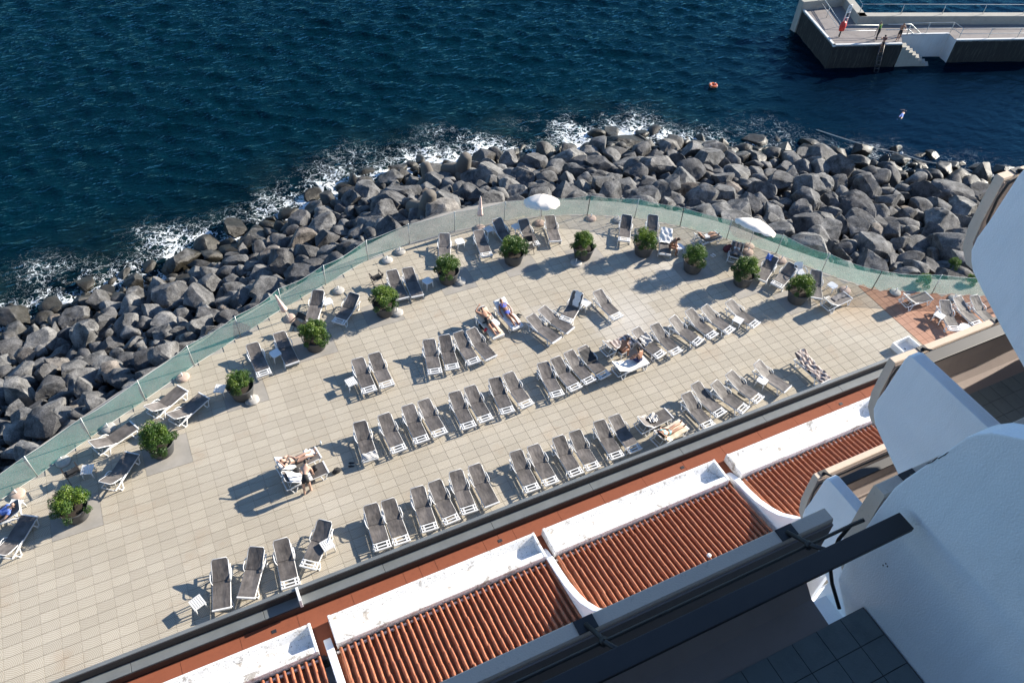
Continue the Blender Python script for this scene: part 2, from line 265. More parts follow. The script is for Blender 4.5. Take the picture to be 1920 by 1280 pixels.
def sea_mat():
    m_ = bpy.data.materials.new('sea_water'); m_.use_nodes = True; t = m_.node_tree; b = t.nodes['Principled BSDF']
    b.inputs['Roughness'].default_value = .07; b.inputs['IOR'].default_value = 1.33; b.inputs['Specular IOR Level'].default_value = .30; b.inputs['Specular Tint'].default_value = (.30, .62, .85, 1)
    pos = N(t, 'ShaderNodeNewGeometry').outputs['Position']; fo = N(t, 'ShaderNodeAttribute', attribute_name='foam'); sh = N(t, 'ShaderNodeAttribute', attribute_name='shallow'); dp = N(t, 'ShaderNodeAttribute', attribute_name='bay')
    n0 = N(t, 'ShaderNodeTexNoise', i_Scale=.05, i_Detail=4.0); t.links.new(pos, n0.inputs['Vector'])
    deep = mixc(t, n0.outputs[0], (.0003, .0075, .0135), (.0004, .013, .019)); deep = mixc(t, dp.outputs['Fac'], deep, (.0012, .0055, .0135))
    nb = N(t, 'ShaderNodeTexNoise', i_Scale=.42, i_Detail=5.0); t.links.new(pos, nb.inputs['Vector']); rb = ramp(t, .42, .62, (.001, .004, .004), (.008, .018, .015)); t.links.new(nb.outputs[0], rb.inputs[0])
    c = mixc(t, sh.outputs['Fac'], deep, rb.outputs[0])
    # foam: broken lace, denser where the swell runs onto the stones
    wp = N(t, 'ShaderNodeTexNoise', i_Scale=.9, i_Detail=4.0); t.links.new(pos, wp.inputs['Vector'])
    ad = N(t, 'ShaderNodeVectorMath', operation='MULTIPLY_ADD'); t.links.new(wp.outputs['Color'], ad.inputs[0]); ad.inputs[1].default_value = (1.9, 1.9, 0); t.links.new(pos, ad.inputs[2])
    wq = N(t, 'ShaderNodeTexNoise', i_Scale=3.4, i_Detail=3.0); t.links.new(pos, wq.inputs['Vector']); ad2 = N(t, 'ShaderNodeVectorMath', operation='MULTIPLY_ADD'); t.links.new(wq.outputs['Color'], ad2.inputs[0]); ad2.inputs[1].default_value = (.75, .75, 0); t.links.new(ad.outputs[0], ad2.inputs[2]); ad = ad2
    lace = None
    for sc in (1.15, 2.7):
        v = N(t, 'ShaderNodeTexVoronoi', feature='DISTANCE_TO_EDGE', i_Scale=sc); t.links.new(ad.outputs[0], v.inputs['Vector'])
        d = math_(t, 'MULTIPLY', v.outputs['Distance'], sc*.55 if sc < 2 else sc*.36); lace = d if lace is None else math_(t, 'MINIMUM', lace, d)
    pn = N(t, 'ShaderNodeTexNoise', i_Scale=.42, i_Detail=6.0, i_Roughness=.68); t.links.new(pos, pn.inputs['Vector'])
    den = math_(t, 'MULTIPLY', fo.outputs['Fac'], math_(t, 'MULTIPLY_ADD', pn.outputs[0], 5.0, -2.0), clamp=True)
    f1 = math_(t, 'LESS_THAN', lace, math_(t, 'MULTIPLY', den, .15))
    f2 = math_(t, 'GREATER_THAN', math_(t, 'ADD', den, math_(t, 'MULTIPLY', wq.outputs[0], .5)), 1.10)
    fm = math_(t, 'MAXIMUM', math_(t, 'MULTIPLY', f1, .85), f2, clamp=True)
    c = mixc(t, fm, c, (.78, .82, .83)); t.links.new(c, b.inputs['Base Color'])
    t.links.new(math_(t, 'MULTIPLY_ADD', fm, .8, .09, clamp=True), b.inputs['Roughness'])
    mp = N(t, 'ShaderNodeMapping'); mp.inputs['Scale'].default_value = (.55, 1.5, 1); mp.inputs['Rotation'].default_value = (0, 0, R(28.5)); t.links.new(pos, mp.inputs[0])
    w1 = N(t, 'ShaderNodeTexNoise', i_Scale=2.2, i_Detail=5.0, i_Roughness=.55, i_Distortion=.25); t.links.new(mp.outputs[0], w1.inputs['Vector'])
    bp = N(t, 'ShaderNodeBump', i_Strength=1.0, i_Distance=.20); t.links.new(math_(t, 'MULTIPLY_ADD', dp.outputs['Fac'], -.62, 1.0), bp.inputs['Strength']); t.links.new(w1.outputs[0], bp.inputs['Height']); t.links.new(bp.outputs[0], b.inputs['Normal'])
    b.inputs['Specular IOR Level'].default_value = 0.0
    gl = N(t, 'ShaderNodeBsdfGlossy', i_Roughness=.07); gl.inputs['Color'].default_value = (.13, .34, .45, 1); t.links.new(bp.outputs[0], gl.inputs['Normal'])
    fr_ = N(t, 'ShaderNodeFresnel', i_IOR=1.33); t.links.new(bp.outputs[0], fr_.inputs['Normal']); mx = N(t, 'ShaderNodeMixShader'); t.links.new(math_(t, 'MULTIPLY', fr_.outputs[0], math_(t, 'SUBTRACT', 1.0, fm)), mx.inputs[0]); t.links.new(b.outputs[0], mx.inputs[1]); t.links.new(gl.outputs[0], mx.inputs[2]); t.links.new(mx.outputs[0], t.nodes['Material Output'].inputs[0])
    MATS['sea_water'] = m_
sea_mat()

# ------------------------------------------------------------------ mesh helpers
class MB:
    def __init__(s): s.v = []; s.f = []; s.sm = []
    def add(s, vs, fs, smooth=False):
        o = len(s.v); s.v += [tuple(x) for x in vs]; s.f += [tuple(o+i for i in f) for f in fs]; s.sm += [smooth]*len(fs); return s
    def box(s, c, d, rz=0, M=None):
        x, y, z = [k/2 for k in d]; P = [(-x,-y,-z),(x,-y,-z),(x,y,-z),(-x,y,-z),(-x,-y,z),(x,-y,z),(x,y,z),(-x,y,z)]
        if rz: ca, sa = math.cos(rz), math.sin(rz); P = [(a*ca-b*sa, a*sa+b*ca, e) for a, b, e in P]
        if M is not None: P = [tuple(M @ Vector(p)) for p in P]
        P = [(a+c[0], b+c[1], e+c[2]) for a, b, e in P]
        return s.add(P, [(0,3,2,1),(4,5,6,7),(0,1,5,4),(1,2,6,5),(2,3,7,6),(3,0,4,7)])
    def span(s, a, b):   # box from two corners
        return s.box([(p+q)/2 for p, q in zip(a, b)], [abs(q-p) for p, q in zip(a, b)])
    def tube(s, pts, r, n=8, cap=True, closed=False):
        pts = [Vector(p) for p in pts]; k = len(pts); rs = r if isinstance(r, (list, tuple)) else [r]*k; vs = []
        up = Vector((0, 0, 1)); prev = None
        for i, p in enumerate(pts):
            a = pts[(i-1) % k] if (i > 0 or closed) else p; b = pts[(i+1) % k] if (i < k-1 or closed) else p
            d = (b-a).normalized() if (b-a).length > 1e-9 else Vector((0, 0, 1))
            u = prev if prev is not None else (up if abs(d.z) < .95 else Vector((1, 0, 0)))
            x = (u - d*u.dot(d)); x = x.normalized() if x.length > 1e-6 else d.orthogonal().normalized(); prev = x; y = d.cross(x)
            for j in range(n):
                t = 2*math.pi*j/n; vs.append(p + (x*math.cos(t)+y*math.sin(t))*rs[i])
        fs = []
        for i in range(k if closed else k-1):
            for j in range(n):
                a = i*n+j; b = i*n+(j+1) % n; c = ((i+1) % k)*n+(j+1) % n; d = ((i+1) % k)*n+j; fs.append((a, b, c, d))
        if cap and not closed: fs += [tuple(range(n-1, -1, -1)), tuple((k-1)*n+j for j in range(n))]
        return s.add(vs, fs, n > 4)
    def lathe(s, prof, n=20, c=(0, 0, 0), rad=None):
        vs = []; fs = []; k = len(prof)
        for i, (r, z) in enumerate(prof):
            for j in range(n):
                t = 2*math.pi*j/n; q = rad(t, i) if rad else 1; vs.append((c[0]+r*q*math.cos(t), c[1]+r*q*math.sin(t), c[2]+z))
        for i in range(k-1):
            for j in range(n): fs.append((i*n+j, i*n+(j+1) % n, (i+1)*n+(j+1) % n, (i+1)*n+j))
        return s.add(vs, fs, True)
    def prism(s, poly, z0, z1):   # plan polygon, counter-clockwise
        n = len(poly); vs = [(p[0], p[1], z0) for p in poly]+[(p[0], p[1], z1) for p in poly]
        return s.add(vs, [tuple(range(n-1, -1, -1)), tuple(range(n, 2*n))]+[(i, (i+1) % n, n+(i+1) % n, n+i) for i in range(n)])
    def xprism(s, prof, x0, x1):  # (y,z) profile carried along X
        n = len(prof); vs = [(x0, y, z) for y, z in prof]+[(x1, y, z) for y, z in prof]
        return s.add(vs, [tuple(range(n)), tuple(range(2*n-1, n-1, -1))]+[(i, n+i, n+(i+1) % n, (i+1) % n) for i in range(n)])
    def sheet(s, rows, smooth=True):
        n = len(rows[0]); vs = [p for r in rows for p in r]
        return s.add(vs, [(i*n+j, i*n+j+1, (i+1)*n+j+1, (i+1)*n+j) for i in range(len(rows)-1) for j in range(n-1)], smooth)
    def mesh(s, name, mt):
        me = bpy.data.meshes.new(name); me.from_pydata(s.v, [], s.f); me.polygons.foreach_set('use_smooth', s.sm)
        me.materials.append(MATS[mt] if isinstance(mt, str) else mt)
        bm = bmesh.new(); bm.from_mesh(me); bmesh.ops.recalc_face_normals(bm, faces=bm.faces); bm.to_mesh(me); bm.free(); me.update(); return me
    def build(s, name, mt, parent=None, loc=None):
        return obj(name, s.mesh(name, mt), parent, loc)
def obj(name, me, parent=None, loc=None, rz=0):
    o = bpy.data.objects.new(name, me); COL.objects.link(o)
    if parent is not None: o.parent = parent
    if loc is not None: o.location = loc
    if rz: o.rotation_euler = (0, 0, rz)
    return o
def tag(o, label=None, cat=None, group=None, kind=None):
    for k, v in (('label', label), ('category', cat), ('group', group), ('kind', kind)):
        if v: o[k] = v
    return o
def thing(name, label, cat, loc=(0, 0, 0), rz=0, group=None):
    o = bpy.data.objects.new(name, None); COL.objects.link(o); o.location = loc; o.rotation_euler = (0, 0, rz); o.empty_display_size = .2
    return tag(o, label, cat, group)
def kids(o, parts, rz=0):
    """attach shared part meshes [(name, mesh, [sub...])] below thing o"""
    for p in parts:
        c = obj(p[0], p[1], o)
        for q in (p[2] if len(p) > 2 else []): obj(q[0], q[1], c)
def bevel(me, w, seg=2):
    bm = bmesh.new(); bm.from_mesh(me); bmesh.ops.bevel(bm, geom=[e for e in bm.edges if len(e.link_faces) == 2 and e.calc_face_angle(0) > .5], offset=w, segments=seg, affect='EDGES', profile=.6); bm.to_mesh(me); bm.free(); return me
ORD = ['leftmost', 'second', 'third', 'fourth', 'fifth', 'sixth', 'seventh', 'eighth', 'ninth', 'tenth', 'eleventh', 'twelfth', 'thirteenth', 'fourteenth', 'fifteenth', 'sixteenth', 'seventeenth', 'eighteenth', 'nineteenth', 'twentieth', 'twenty-first', 'twenty-second', 'twenty-third', 'twenty-fourth', 'twenty-fifth', 'twenty-sixth', 'twenty-seventh', 'twenty-eighth']
def ordl(i): return 'leftmost' if i == 0 else ORD[i]+' from left'

# ================================================================== SETTING
def resample(pts, step):
    out = [Vector(pts[0])]
    for a, b in zip(pts, pts[1:]):
        a, b = Vector(a), Vector(b); n = max(1, int((b-a).length/step))
        for i in range(1, n+1): out.append(a.lerp(b, i/n))
    return out
def smooth(pts, it=2):
    for _ in range(it):
        q = [pts[0]]
        for a, b in zip(pts, pts[1:]): q += [a.lerp(b, .25), a.lerp(b, .75)]
        pts = q+[pts[-1]]
    return pts
FENCE_PX = [(-60, 978), (70.7, 892.3), (170, 820), (272.7, 749.8), (364.8, 685), (450.8, 630.3), (530, 579), (610.8, 533.6), (690, 487), (767.7, 456.7), (852.7, 433.3), (945, 414), (1015, 405), (1101.4, 402.3), (1190, 408), (1275, 424), (1362, 448), (1455, 475), (1540, 510), (1634.7, 542.5), (1747.2, 550), (1868, 556), (1990, 562)]
FENCE = [at(*p) for p in FENCE_PX]
OUT = [at(*p) for p in [(-140, 985), (0, 886), (200, 748), (330, 664), (460, 586), (560, 533), (640, 487), (720, 441), (800, 408), (880, 386), (960, 375), (1050, 373), (1130, 376), (1200, 383), (1290, 400), (1370, 421), (1445, 452), (1540, 487), (1630, 511), (1720, 522), (1860, 526), (2050, 530)]]
WATER = [at(px, py, SEA) for px, py in [(-420, 700), (-200, 660), (-60, 622), (0, 604), (60, 586), (120, 566), (200, 538), (300, 508), (400, 474), (470, 440), (540, 404), (600, 374), (660, 350), (740, 322), (800, 312), (860, 306), (940, 292), (1000, 294), (1060, 288), (1110, 270), (1160, 260), (1230, 258), (1300, 268), (1380, 278), (1500, 286), (1600, 292), (1700, 306), (1790, 320), (1880, 338), (2050, 372), (2300, 430)]]
OUTS = smooth(OUT, 2)

# ---- sea
def poly_dist(P, line):
    d = np.full(len(P), 1e9); side = np.zeros(len(P)); prm = np.zeros(len(P))
    L = [np.array((p[0], p[1])) for p in line]
    for i, (a, b) in enumerate(zip(L, L[1:])):
        ab = b-a; t = np.clip(((P-a) @ ab)/(ab @ ab), 0, 1); q = a+t[:, None]*ab; dd = np.hypot(*(P-q).T); m_ = dd < d
        cr = ab[0]*(P[:, 1]-a[1])-ab[1]*(P[:, 0]-a[0]); side[m_] = np.sign(cr[m_]); prm[m_] = i+t[m_]; d[m_] = dd[m_]
    return d*np.where(side >= 0, 1, -1), prm
def stretched(lo, hi, step, far):
    a = list(np.arange(lo, hi, step)); g = step; x = lo; left = []
    while x > -far: g *= 1.35; x -= g; left.append(x)
    g = step; x = a[-1]; right = []
    while x < far: g *= 1.35; x += g; right.append(x)
    return np.array(left[::-1]+a+right)
def make_sea():
    xs = stretched(-26, 104, .26, 2500); ys = stretched(24, 112, .26, 2500)
    X, Y = np.meshgrid(xs, ys); P = np.stack([X.ravel(), Y.ravel()], 1)
    Z = np.zeros(len(P)); DX = np.zeros(len(P)); DY = np.zeros(len(P))
    fade = np.clip(1-np.maximum(np.abs(P[:, 0]-40)-90, np.abs(P[:, 1]-65)-70)/60, 0, 1)
    g = np.random.default_rng(3)
    for i in range(70):
        lam = .75*(3.6/.75)**g.random(); k = 2*math.pi/lam; th = R(238)+g.normal()*.34; a = .0060*lam*(.5+g.random()) * (.55 if lam > 2.2 else 1)
        ph = g.random()*7; kx, ky = k*math.cos(th), k*math.sin(th); q = kx*P[:, 0]+ky*P[:, 1]+ph
        Z += a*np.cos(q); DX -= .8*a*math.cos(th)*np.sin(q); DY -= .8*a*math.sin(th)*np.sin(q)
    d, prm = poly_dist(P, WATER)
    # strength of the surf along the shore line (by vertex of WATER)
    st = np.interp(prm, [0, 3, 5, 6, 7, 8, 9, 10, 11, 12, 13, 14, 15, 16, 17, 18, 19, 20, 21, 22, 23, 24, 26, 30], [.7, .9, .8, .6, 1, .55, .5, .55, 1, .6, .6, .75, 1, 1.15, .9, .8, 1.2, .9, .7, .35, .3, .16, .06, .02])
    pat = .5+.5*np.sin(P[:, 0]*.55+2.1*np.sin(P[:, 1]*.31+P[:, 0]*.17))*np.sin(P[:, 1]*.47+1.3*np.sin(P[:, 0]*.29)); foam = st*np.exp(-np.clip(d-.2, 0, None)/(.5+1.35*pat))*(.35+.72*pat)*np.clip((6-d)/2, 0, 1); foam[d < -6] = 0
    Z += .16*np.exp(-np.abs(d)/2.0)*np.sin(prm*9)
    amp = np.clip(.45+.55*np.clip(d/14, 0, 1), 0, 1); bay = np.clip((P[:, 0]-38)/22, 0, 1)*np.clip((62-P[:, 1])/16, 0, 1)
    amp *= 1-.62*bay
    Z *= fade*amp; DX *= fade*amp; DY *= fade*amp
    V = np.stack([P[:, 0]+DX, P[:, 1]+DY, SEA+Z], 1)
    nx, ny = len(xs), len(ys); I = np.arange(nx*ny).reshape(ny, nx); F = np.stack([I[:-1, :-1], I[:-1, 1:], I[1:, 1:], I[1:, :-1]], -1).reshape(-1, 4)
    me = bpy.data.meshes.new('sea'); me.vertices.add(len(V)); me.vertices.foreach_set('co', V.ravel()); me.loops.add(F.size); me.loops.foreach_set('vertex_index', F.ravel().astype(np.int32))
    me.polygons.add(len(F)); me.polygons.foreach_set('loop_start', np.arange(0, F.size, 4, dtype=np.int32)); me.polygons.foreach_set('use_smooth', np.ones(len(F), bool)); me.update(calc_edges=True)
    for nm, val in (('foam', foam), ('shallow', np.clip(1-(d-1)/7, 0, 1)*np.clip(1-(prm-20)/4, 0, 1)), ('bay', np.clip(bay*1.3, 0, 1))):
        a = me.attributes.new(nm, 'FLOAT', 'POINT'); a.data.foreach_set('value', np.clip(val, 0, 1.5).astype(np.float32))
    me.materials.append(MATS['sea_water']); tag(obj('sea', me), kind='structure')
make_sea()

# ---- seabed / shore slope under the boulders, reaching far out below the water
def shore_point(u, t):
    """u 0..1 along the shore, t 0 at the terrace edge .. 1 at the water line"""
    def ev(L, u):
        x = u*(len(L)-1); i = min(int(x), len(L)-2); return L[i].lerp(L[i+1], x-i)
    a, b = ev(SH_A, u), ev(SH_B, u); p = a.lerp(b, t); p.z = -.9+(SEA+.9-.15)*max(0.0, min(t, 1.4))**.9
    return p
def by_len(L, n=120):
    d = [0]
    for a, b in zip(L, L[1:]): d.append(d[-1]+(b-a).length)
    out = []
    for i in range(n+1):
        s_ = d[-1]*i/n; j = max(k for k in range(len(d)) if d[k] <= s_+1e-9); j = min(j, len(L)-2)
        out.append(L[j].lerp(L[j+1], (s_-d[j])/max(1e-9, d[j+1]-d[j])))
    return out
SH_A = by_len(OUTS); SH_B = by_len([p.copy() for p in WATER])
g_ = MB()
rows = []
for i in range(0, 121, 2):
    u = i/120; rows.append([shore_point(u, t) + Vector((0, 0, -1.1 if t > -.01 else -.6)) for t in (-.12, 0, .25, .5, .75, 1, 1.35, 1.8)])
for r_ in rows:
    for j, dz in ((6, 1.2), (7, 4)): r_[j].z = SEA-dz
g_.sheet(rows); mat('shore_bed', (.03, .029, .028), .95, coord='World', bump=.6, bscale=3)
tag(g_.build('shore', 'shore_bed'), kind='structure')
tag(MB().span((-2500, -2500, -12.2), (2500, 2500, -12)).build('seabed', 'shore_bed'), kind='structure')

# ---- sun terrace: concrete slab, mortar bed, single paving slabs, pads
terrace = thing('terrace', None, None); tag(terrace, kind='structure')
poly = [(p.x, p.y) for p in OUTS]+[(75, 17.5), (75, -12), (-40, -12), (-40, 5)]
area = sum(a[0]*b[1]-b[0]*a[1] for a, b in zip(poly, poly[1:]+poly[:1]))
if area < 0: poly = poly[::-1]
MB().prism(poly, -3.2, -.022).build('slab', 'concrete', terrace)
inner = [(p.x, p.y) for p in FENCE]+[(45, 7), (-16, 7)]
def inside(x, y, pl_):
    c = False
    for (x1, y1), (x2, y2) in zip(pl_, pl_[1:]+pl_[:1]):
        if (y1 > y) != (y2 > y) and x < (x2-x1)*(y-y1)/(y2-y1)+x1: c = not c
    return c
PLANT_PX = [(146, 966), (306, 846), (456, 741), (593, 650), (722, 586), (840, 526), (962, 491), (1092, 481), (1205, 475), (1297, 506), (1390, 531), (1492, 563)]
PLANT = [at(*p) for p in PLANT_PX]
TX, TY = .6, .4
PADS = []
for p in PLANT:
    i0 = round((p.x-.75)/TX); j0 = round((p.y-.85)/TY); PADS.append((i0, j0, i0+3, j0+4))
XRED = 31.2
cells = []; beds = MB()
for i in range(int(-14/TX), int(XRED/TX)+1):
    for j in range(int(13.6/TY), int(34/TY)):
        cx, cy = (i+.5)*TX, (j+.5)*TY
        if (i+1)*TX > XRED+.01 or not inside(cx, cy, inner): continue
        if any(a <= i < c and b <= j < d for a, b, c, d in PADS): continue
        cells.append((cx, cy))
GAP = .010
def slab_mb(mb, cx, cy, sx, sy, dz=0):
    x, y, b = sx/2-GAP/2, sy/2-GAP/2, .004
    vs = [(cx-x, cy-y, -.02), (cx+x, cy-y, -.02), (cx+x, cy+y, -.02), (cx-x, cy+y, -.02), (cx-x, cy-y, -b+dz), (cx+x, cy-y, -b+dz), (cx+x, cy+y, -b+dz), (cx-x, cy+y, -b+dz), (cx-x+b, cy-y+b, dz), (cx+x-b, cy-y+b, dz), (cx+x-b, cy+y-b, dz), (cx-x+b, cy+y-b, dz)]
    fs = [(0,1,5,4),(1,2,6,5),(2,3,7,6),(3,0,4,7),(4,5,9,8),(5,6,10,9),(6,7,11,10),(7,4,8,11),(8,9,10,11)]
    mb.add(vs, fs)
def pave(cells, sx, sy, matname, parent, nmax):
    def score(c):
        x, y, d = proj((c[0], c[1], 0)); return d if (0 < x < 1920 and 0 < y < 1290) else 1e6
    cells.sort(key=score); one = MB(); slab_mb(one, 0, 0, sx, sy); me = one.mesh('paving_slab', matname)
    for cx, cy in cells[:nmax]:
        o = obj('paving_slab', me, parent, (cx, cy, random.uniform(-.0012, .0012)))
    rest = MB()
    for cx, cy in cells[nmax:]: slab_mb(rest, cx, cy, sx, sy, random.uniform(-.0012, .0012))
    tag(rest.build('paving_slabs', matname, parent), kind='stuff')
pave(cells, TX, TY, 'paving', terrace, 300)
inn = [p for p in inner]; ar = sum(a[0]*b[1]-b[0]*a[1] for a, b in zip(inn, inn[1:]+inn[:1]))
bed = [(x, y) for x, y in (inn if ar > 0 else inn[::-1])]
for cx, cy in cells: beds.add([(cx-TX/2, cy-TY/2, -.015), (cx+TX/2, cy-TY/2, -.015), (cx+TX/2, cy+TY/2, -.015), (cx-TX/2, cy+TY/2, -.015)], [(0, 1, 2, 3)])
beds.build('mortar_bed', 'mortar', terrace)
for a, b, c, d in PADS:
    MB().span((a*TX+.004, b*TY+.004, -.02), (c*TX-.004, d*TY-.004, .003)).build('concrete_pad', 'concrete', terrace)
red = thing('terracotta_paving', None, None); tag(red, kind='structure'); rc = []
rb_ = MB()
for i in range(0, 28):
    for j in range(-8, 30):
        cx, cy = XRED+.02+(i+.5)*.4, 10+(j+.5)*.4
        if inside(cx, cy, inner): rc.append((cx, cy)); rb_.add([(cx-.2, cy-.2, -.015), (cx+.2, cy-.2, -.015), (cx+.2, cy+.2, -.015), (cx-.2, cy+.2, -.015)], [(0, 1, 2, 3)])
pave(rc, .4, .4, 'paving_red', red, 160)
rb_.build('mortar_bed', 'mortar', red)

# ---- netting fence round the terrace
fence = thing('netting_fence', 'green mesh netting fence on thin posts around the curved terrace edge', 'fence')
pm = MB().tube([(0, 0, -.02), (0, 0, 1.32)], .024, 8).mesh('post', 'galv'); pm2 = MB().tube([(0, 0, -.02), (0, 0, 1.32)], .024, 8).mesh('post', 'dark_metal')
tops = []
for i, p in enumerate(FENCE):
    o = obj('post', pm2 if i in (13, 15, 19) else pm, fence, (p.x, p.y, 0)); lean = Vector((random.uniform(-.03, .03), random.uniform(-.03, .03), 1)); o.rotation_euler = lean.to_track_quat('Z', 'Y').to_euler()
    tops.append(p+lean*1.26)
wire = []
for i in range(len(FENCE)-1):
    a0, b0, a1, b1 = FENCE[i], FENCE[i+1], tops[i], tops[i+1]; nrm = (b0-a0).cross(Vector((0, 0, 1))).normalized(); rows = []
    bulge = random.uniform(-.10, .10)
    for k in range(9):
        t = k/8; r_ = []
        for j in range(6):
            s_ = j/5; p = a0.lerp(b0, t).lerp(a1.lerp(b1, t), s_)
            p += nrm*(bulge*math.sin(math.pi*t)*math.sin(math.pi*s_*.8) + .02*math.sin(7*t+5*s_+i)); p.z -= .09*math.sin(math.pi*t)*s_ - .03; r_.append(p)
        rows.append(r_)
    MB().sheet(rows).build('net_panel', 'netting', fence)
    wire += [r_[-1] for r_ in rows[:-1]]
wire.append(tops[-1]); MB().tube(wire, .012, 5).build('top_wire', 'galv', fence)
MB().tube([p+Vector((0, 0, .035)) for p in resample(FENCE, 1)], .014, 5).build('bottom_wire', 'rope_white', fence)

# ---- boulders
def boulder_mesh(seed, sub):
    g = random.Random(seed); bm = bmesh.new(); bmesh.ops.create_icosphere(bm, subdivisions=sub, radius=1)
    planes = []
    for _ in range(g.randint(8, 12)):
        n = Vector((g.gauss(0, 1), g.gauss(0, 1), g.gauss(0, 1))).normalized(); planes.append((n, g.uniform(.42, .72)))
    off = Vector((g.uniform(-50, 50), g.uniform(-50, 50), 0)); sc = Vector((g.uniform(.9, 1.3), g.uniform(.8, 1.05), g.uniform(.65, .95)))
    for v in bm.verts:
        p = v.co.copy()
        for n, d in planes:
            e = p.dot(n)-d
            if e > 0: p -= n*e*.985
        p *= 1.30+.09*mnoise.noise(p*1.3+off)
        p += v.co*(.050*mnoise.noise(p*3.5+off)+.034*mnoise.noise(p*9+off))
        v.co = Vector((p.x*sc.x, p.y*sc.y, p.z*sc.z))
    me = bpy.data.meshes.new('boulder'); bm.to_mesh(me); bm.free(); me.materials.append(MATS['basalt'])
    me.polygons.foreach_set('use_smooth', [True]*len(me.polygons)); me.set_sharp_from_angle(angle=R(20)); return me
BM = [boulder_mesh(100+i, 4) for i in range(18)]
BL = [boulder_mesh(100+i, 3) for i in range(18)]; BT = [boulder_mesh(100+i, 2) for i in range(18)]
def boulders():
    g = random.Random(11); placed = []
    grid = {}
    def near(p, r):
        k = (int(p.x//2), int(p.y//2))
        for i in range(-1, 2):
            for j in range(-1, 2):
                for q, s_ in grid.get((k[0]+i, k[1]+j), []):
                    if (q-p).length < (r+s_)*.80: return True
        return False
    for rmin, rmax, tries, lift in ((1.25, 1.6, 220, .35), (.9, 1.25, 3600, .35), (.62, .9, 9000, .26), (.42, .62, 16000, .1), (.26, .42, 9000, -.1)):
        for _ in range(tries):
            u = g.uniform(.0, .998); t = g.uniform(.03, 1.10); p = shore_point(u, t); r = g.uniform(rmin, rmax)*(.50+.26*u); p.z += lift*r + g.uniform(-.25, .3) - .25
            x, y, d = proj(p)
            if not (-900 < x < 2100 and -80 < y < 1900): continue
            if near(p, r): continue
            # keep clear of the terrace edge
            placed.append((p, r)); grid.setdefault((int(p.x//2), int(p.y//2)), []).append((p, r))
    edge = [(p.x, p.y) for p in OUTS]+[(75, 17.5), (75, -12), (-40, -12), (-40, 5)]
    placed = [(p, r) for p, r in placed if not inside(p.x, p.y, edge)]
    placed.sort(key=lambda q: -(q[1]/proj(q[0])[2])*(1 if (-20 < proj(q[0])[0] < 1940) else .2))
    rest_v, rest_f, rv = [], [], []
    for i, (p, r) in enumerate(placed):
        k = g.randrange(len(BM)); rot = (g.uniform(-.5, .5), g.uniform(-.5, .5), g.uniform(0, 6.3)); s_ = (r*1.06*g.uniform(.88, 1.12), r*1.06*g.uniform(.88, 1.12), r*1.06*g.uniform(.85, 1.1))
        if i < 300:
            o = obj('boulder', BM[k]); o.location = p; o.rotation_euler = rot; o.scale = s_
            x, y, d = proj(p); wetb = p.z < SEA+.75
            if x < 560: side = 'left part of the seawall'
            elif x < 1180: side = 'middle of the seawall'
            else: side = 'right part near the pier'
            big = 'large' if r > .62 else 'mid-sized'
            zone = 'awash at the water line' if p.z < SEA+.8 else ('low on the slope' if p.z < -4.2 else ('midway up the slope' if p.z < -2.2 else 'high against the terrace edge'))
            tag(o, f"{big} {'wet dark' if wetb else 'grey'} basalt boulder {zone}, {side}", 'boulder', 'basalt boulders of the seawall')
        else:
            me = BL[k] if r > .42 else BT[k]; M_ = Matrix.LocRotScale(p, __import__('mathutils').Euler(rot), Vector(s_)); o_ = len(rest_v)
            vs = [M_ @ v.co for v in me.vertices]; rest_v += [tuple(v) for v in vs]; rest_f += [tuple(o_+q for q in f.vertices) for f in me.polygons]; rv += [g.random()]*len(vs)
    me = bpy.data.meshes.new('small_boulders'); me.from_pydata(rest_v, [], rest_f); me.polygons.foreach_set('use_smooth', [True]*len(rest_f)); me.materials.append(MATS['basalt'])
    a = me.attributes.new('rv', 'FLOAT', 'POINT'); a.data.foreach_set('value', rv)
    tag(obj('small_boulders', me), 'smaller stones filling the gaps of the seawall', 'boulders', kind='stuff')
    print('boulders', len(placed))
boulders()
# concrete armour blocks among the stones
def tetrapod(px, py, z, sc, rx, ry, rz, label):
    mb = MB(); dirs = [Vector((0, 0, 1))]+[Vector((math.cos(a)*.943, math.sin(a)*.943, -.333)) for a in (0, 2.094, 4.189)]
    root = thing('armour_block', label, 'block', at(px, py, z), 0, 'concrete armour blocks in the seawall'); root.rotation_euler = (rx, ry, rz); root.scale = (sc,)*3
    for d in dirs:
        q = d.to_track_quat('Z', 'Y'); ring = MB().lathe([(.001, .0), (.42, .02), (.40, .35), (.30, 1.0), (.24, 1.10), (.001, 1.13)], 18); ring.v = [tuple(q @ Vector(v)) for v in ring.v]; ring.build('arm', 'armour', root)
mat('armour', (.13, .115, .095), .9, (.09, .08, .07), 2.5, bump=.4, bscale=10)
tetrapod(866, 322, -4.6, 1.35, .2, .1, .3, 'smooth brown concrete armour block at the foaming water edge')
tetrapod(806, 338, -4.6, 1.15, -.3, .2, 1.0, 'brown concrete armour block with upright stump beside the surf')
tetrapod(799, 396, -2.3, 1.3, .15, -.15, 2.0, 'brown concrete armour block standing behind the closed parasol')

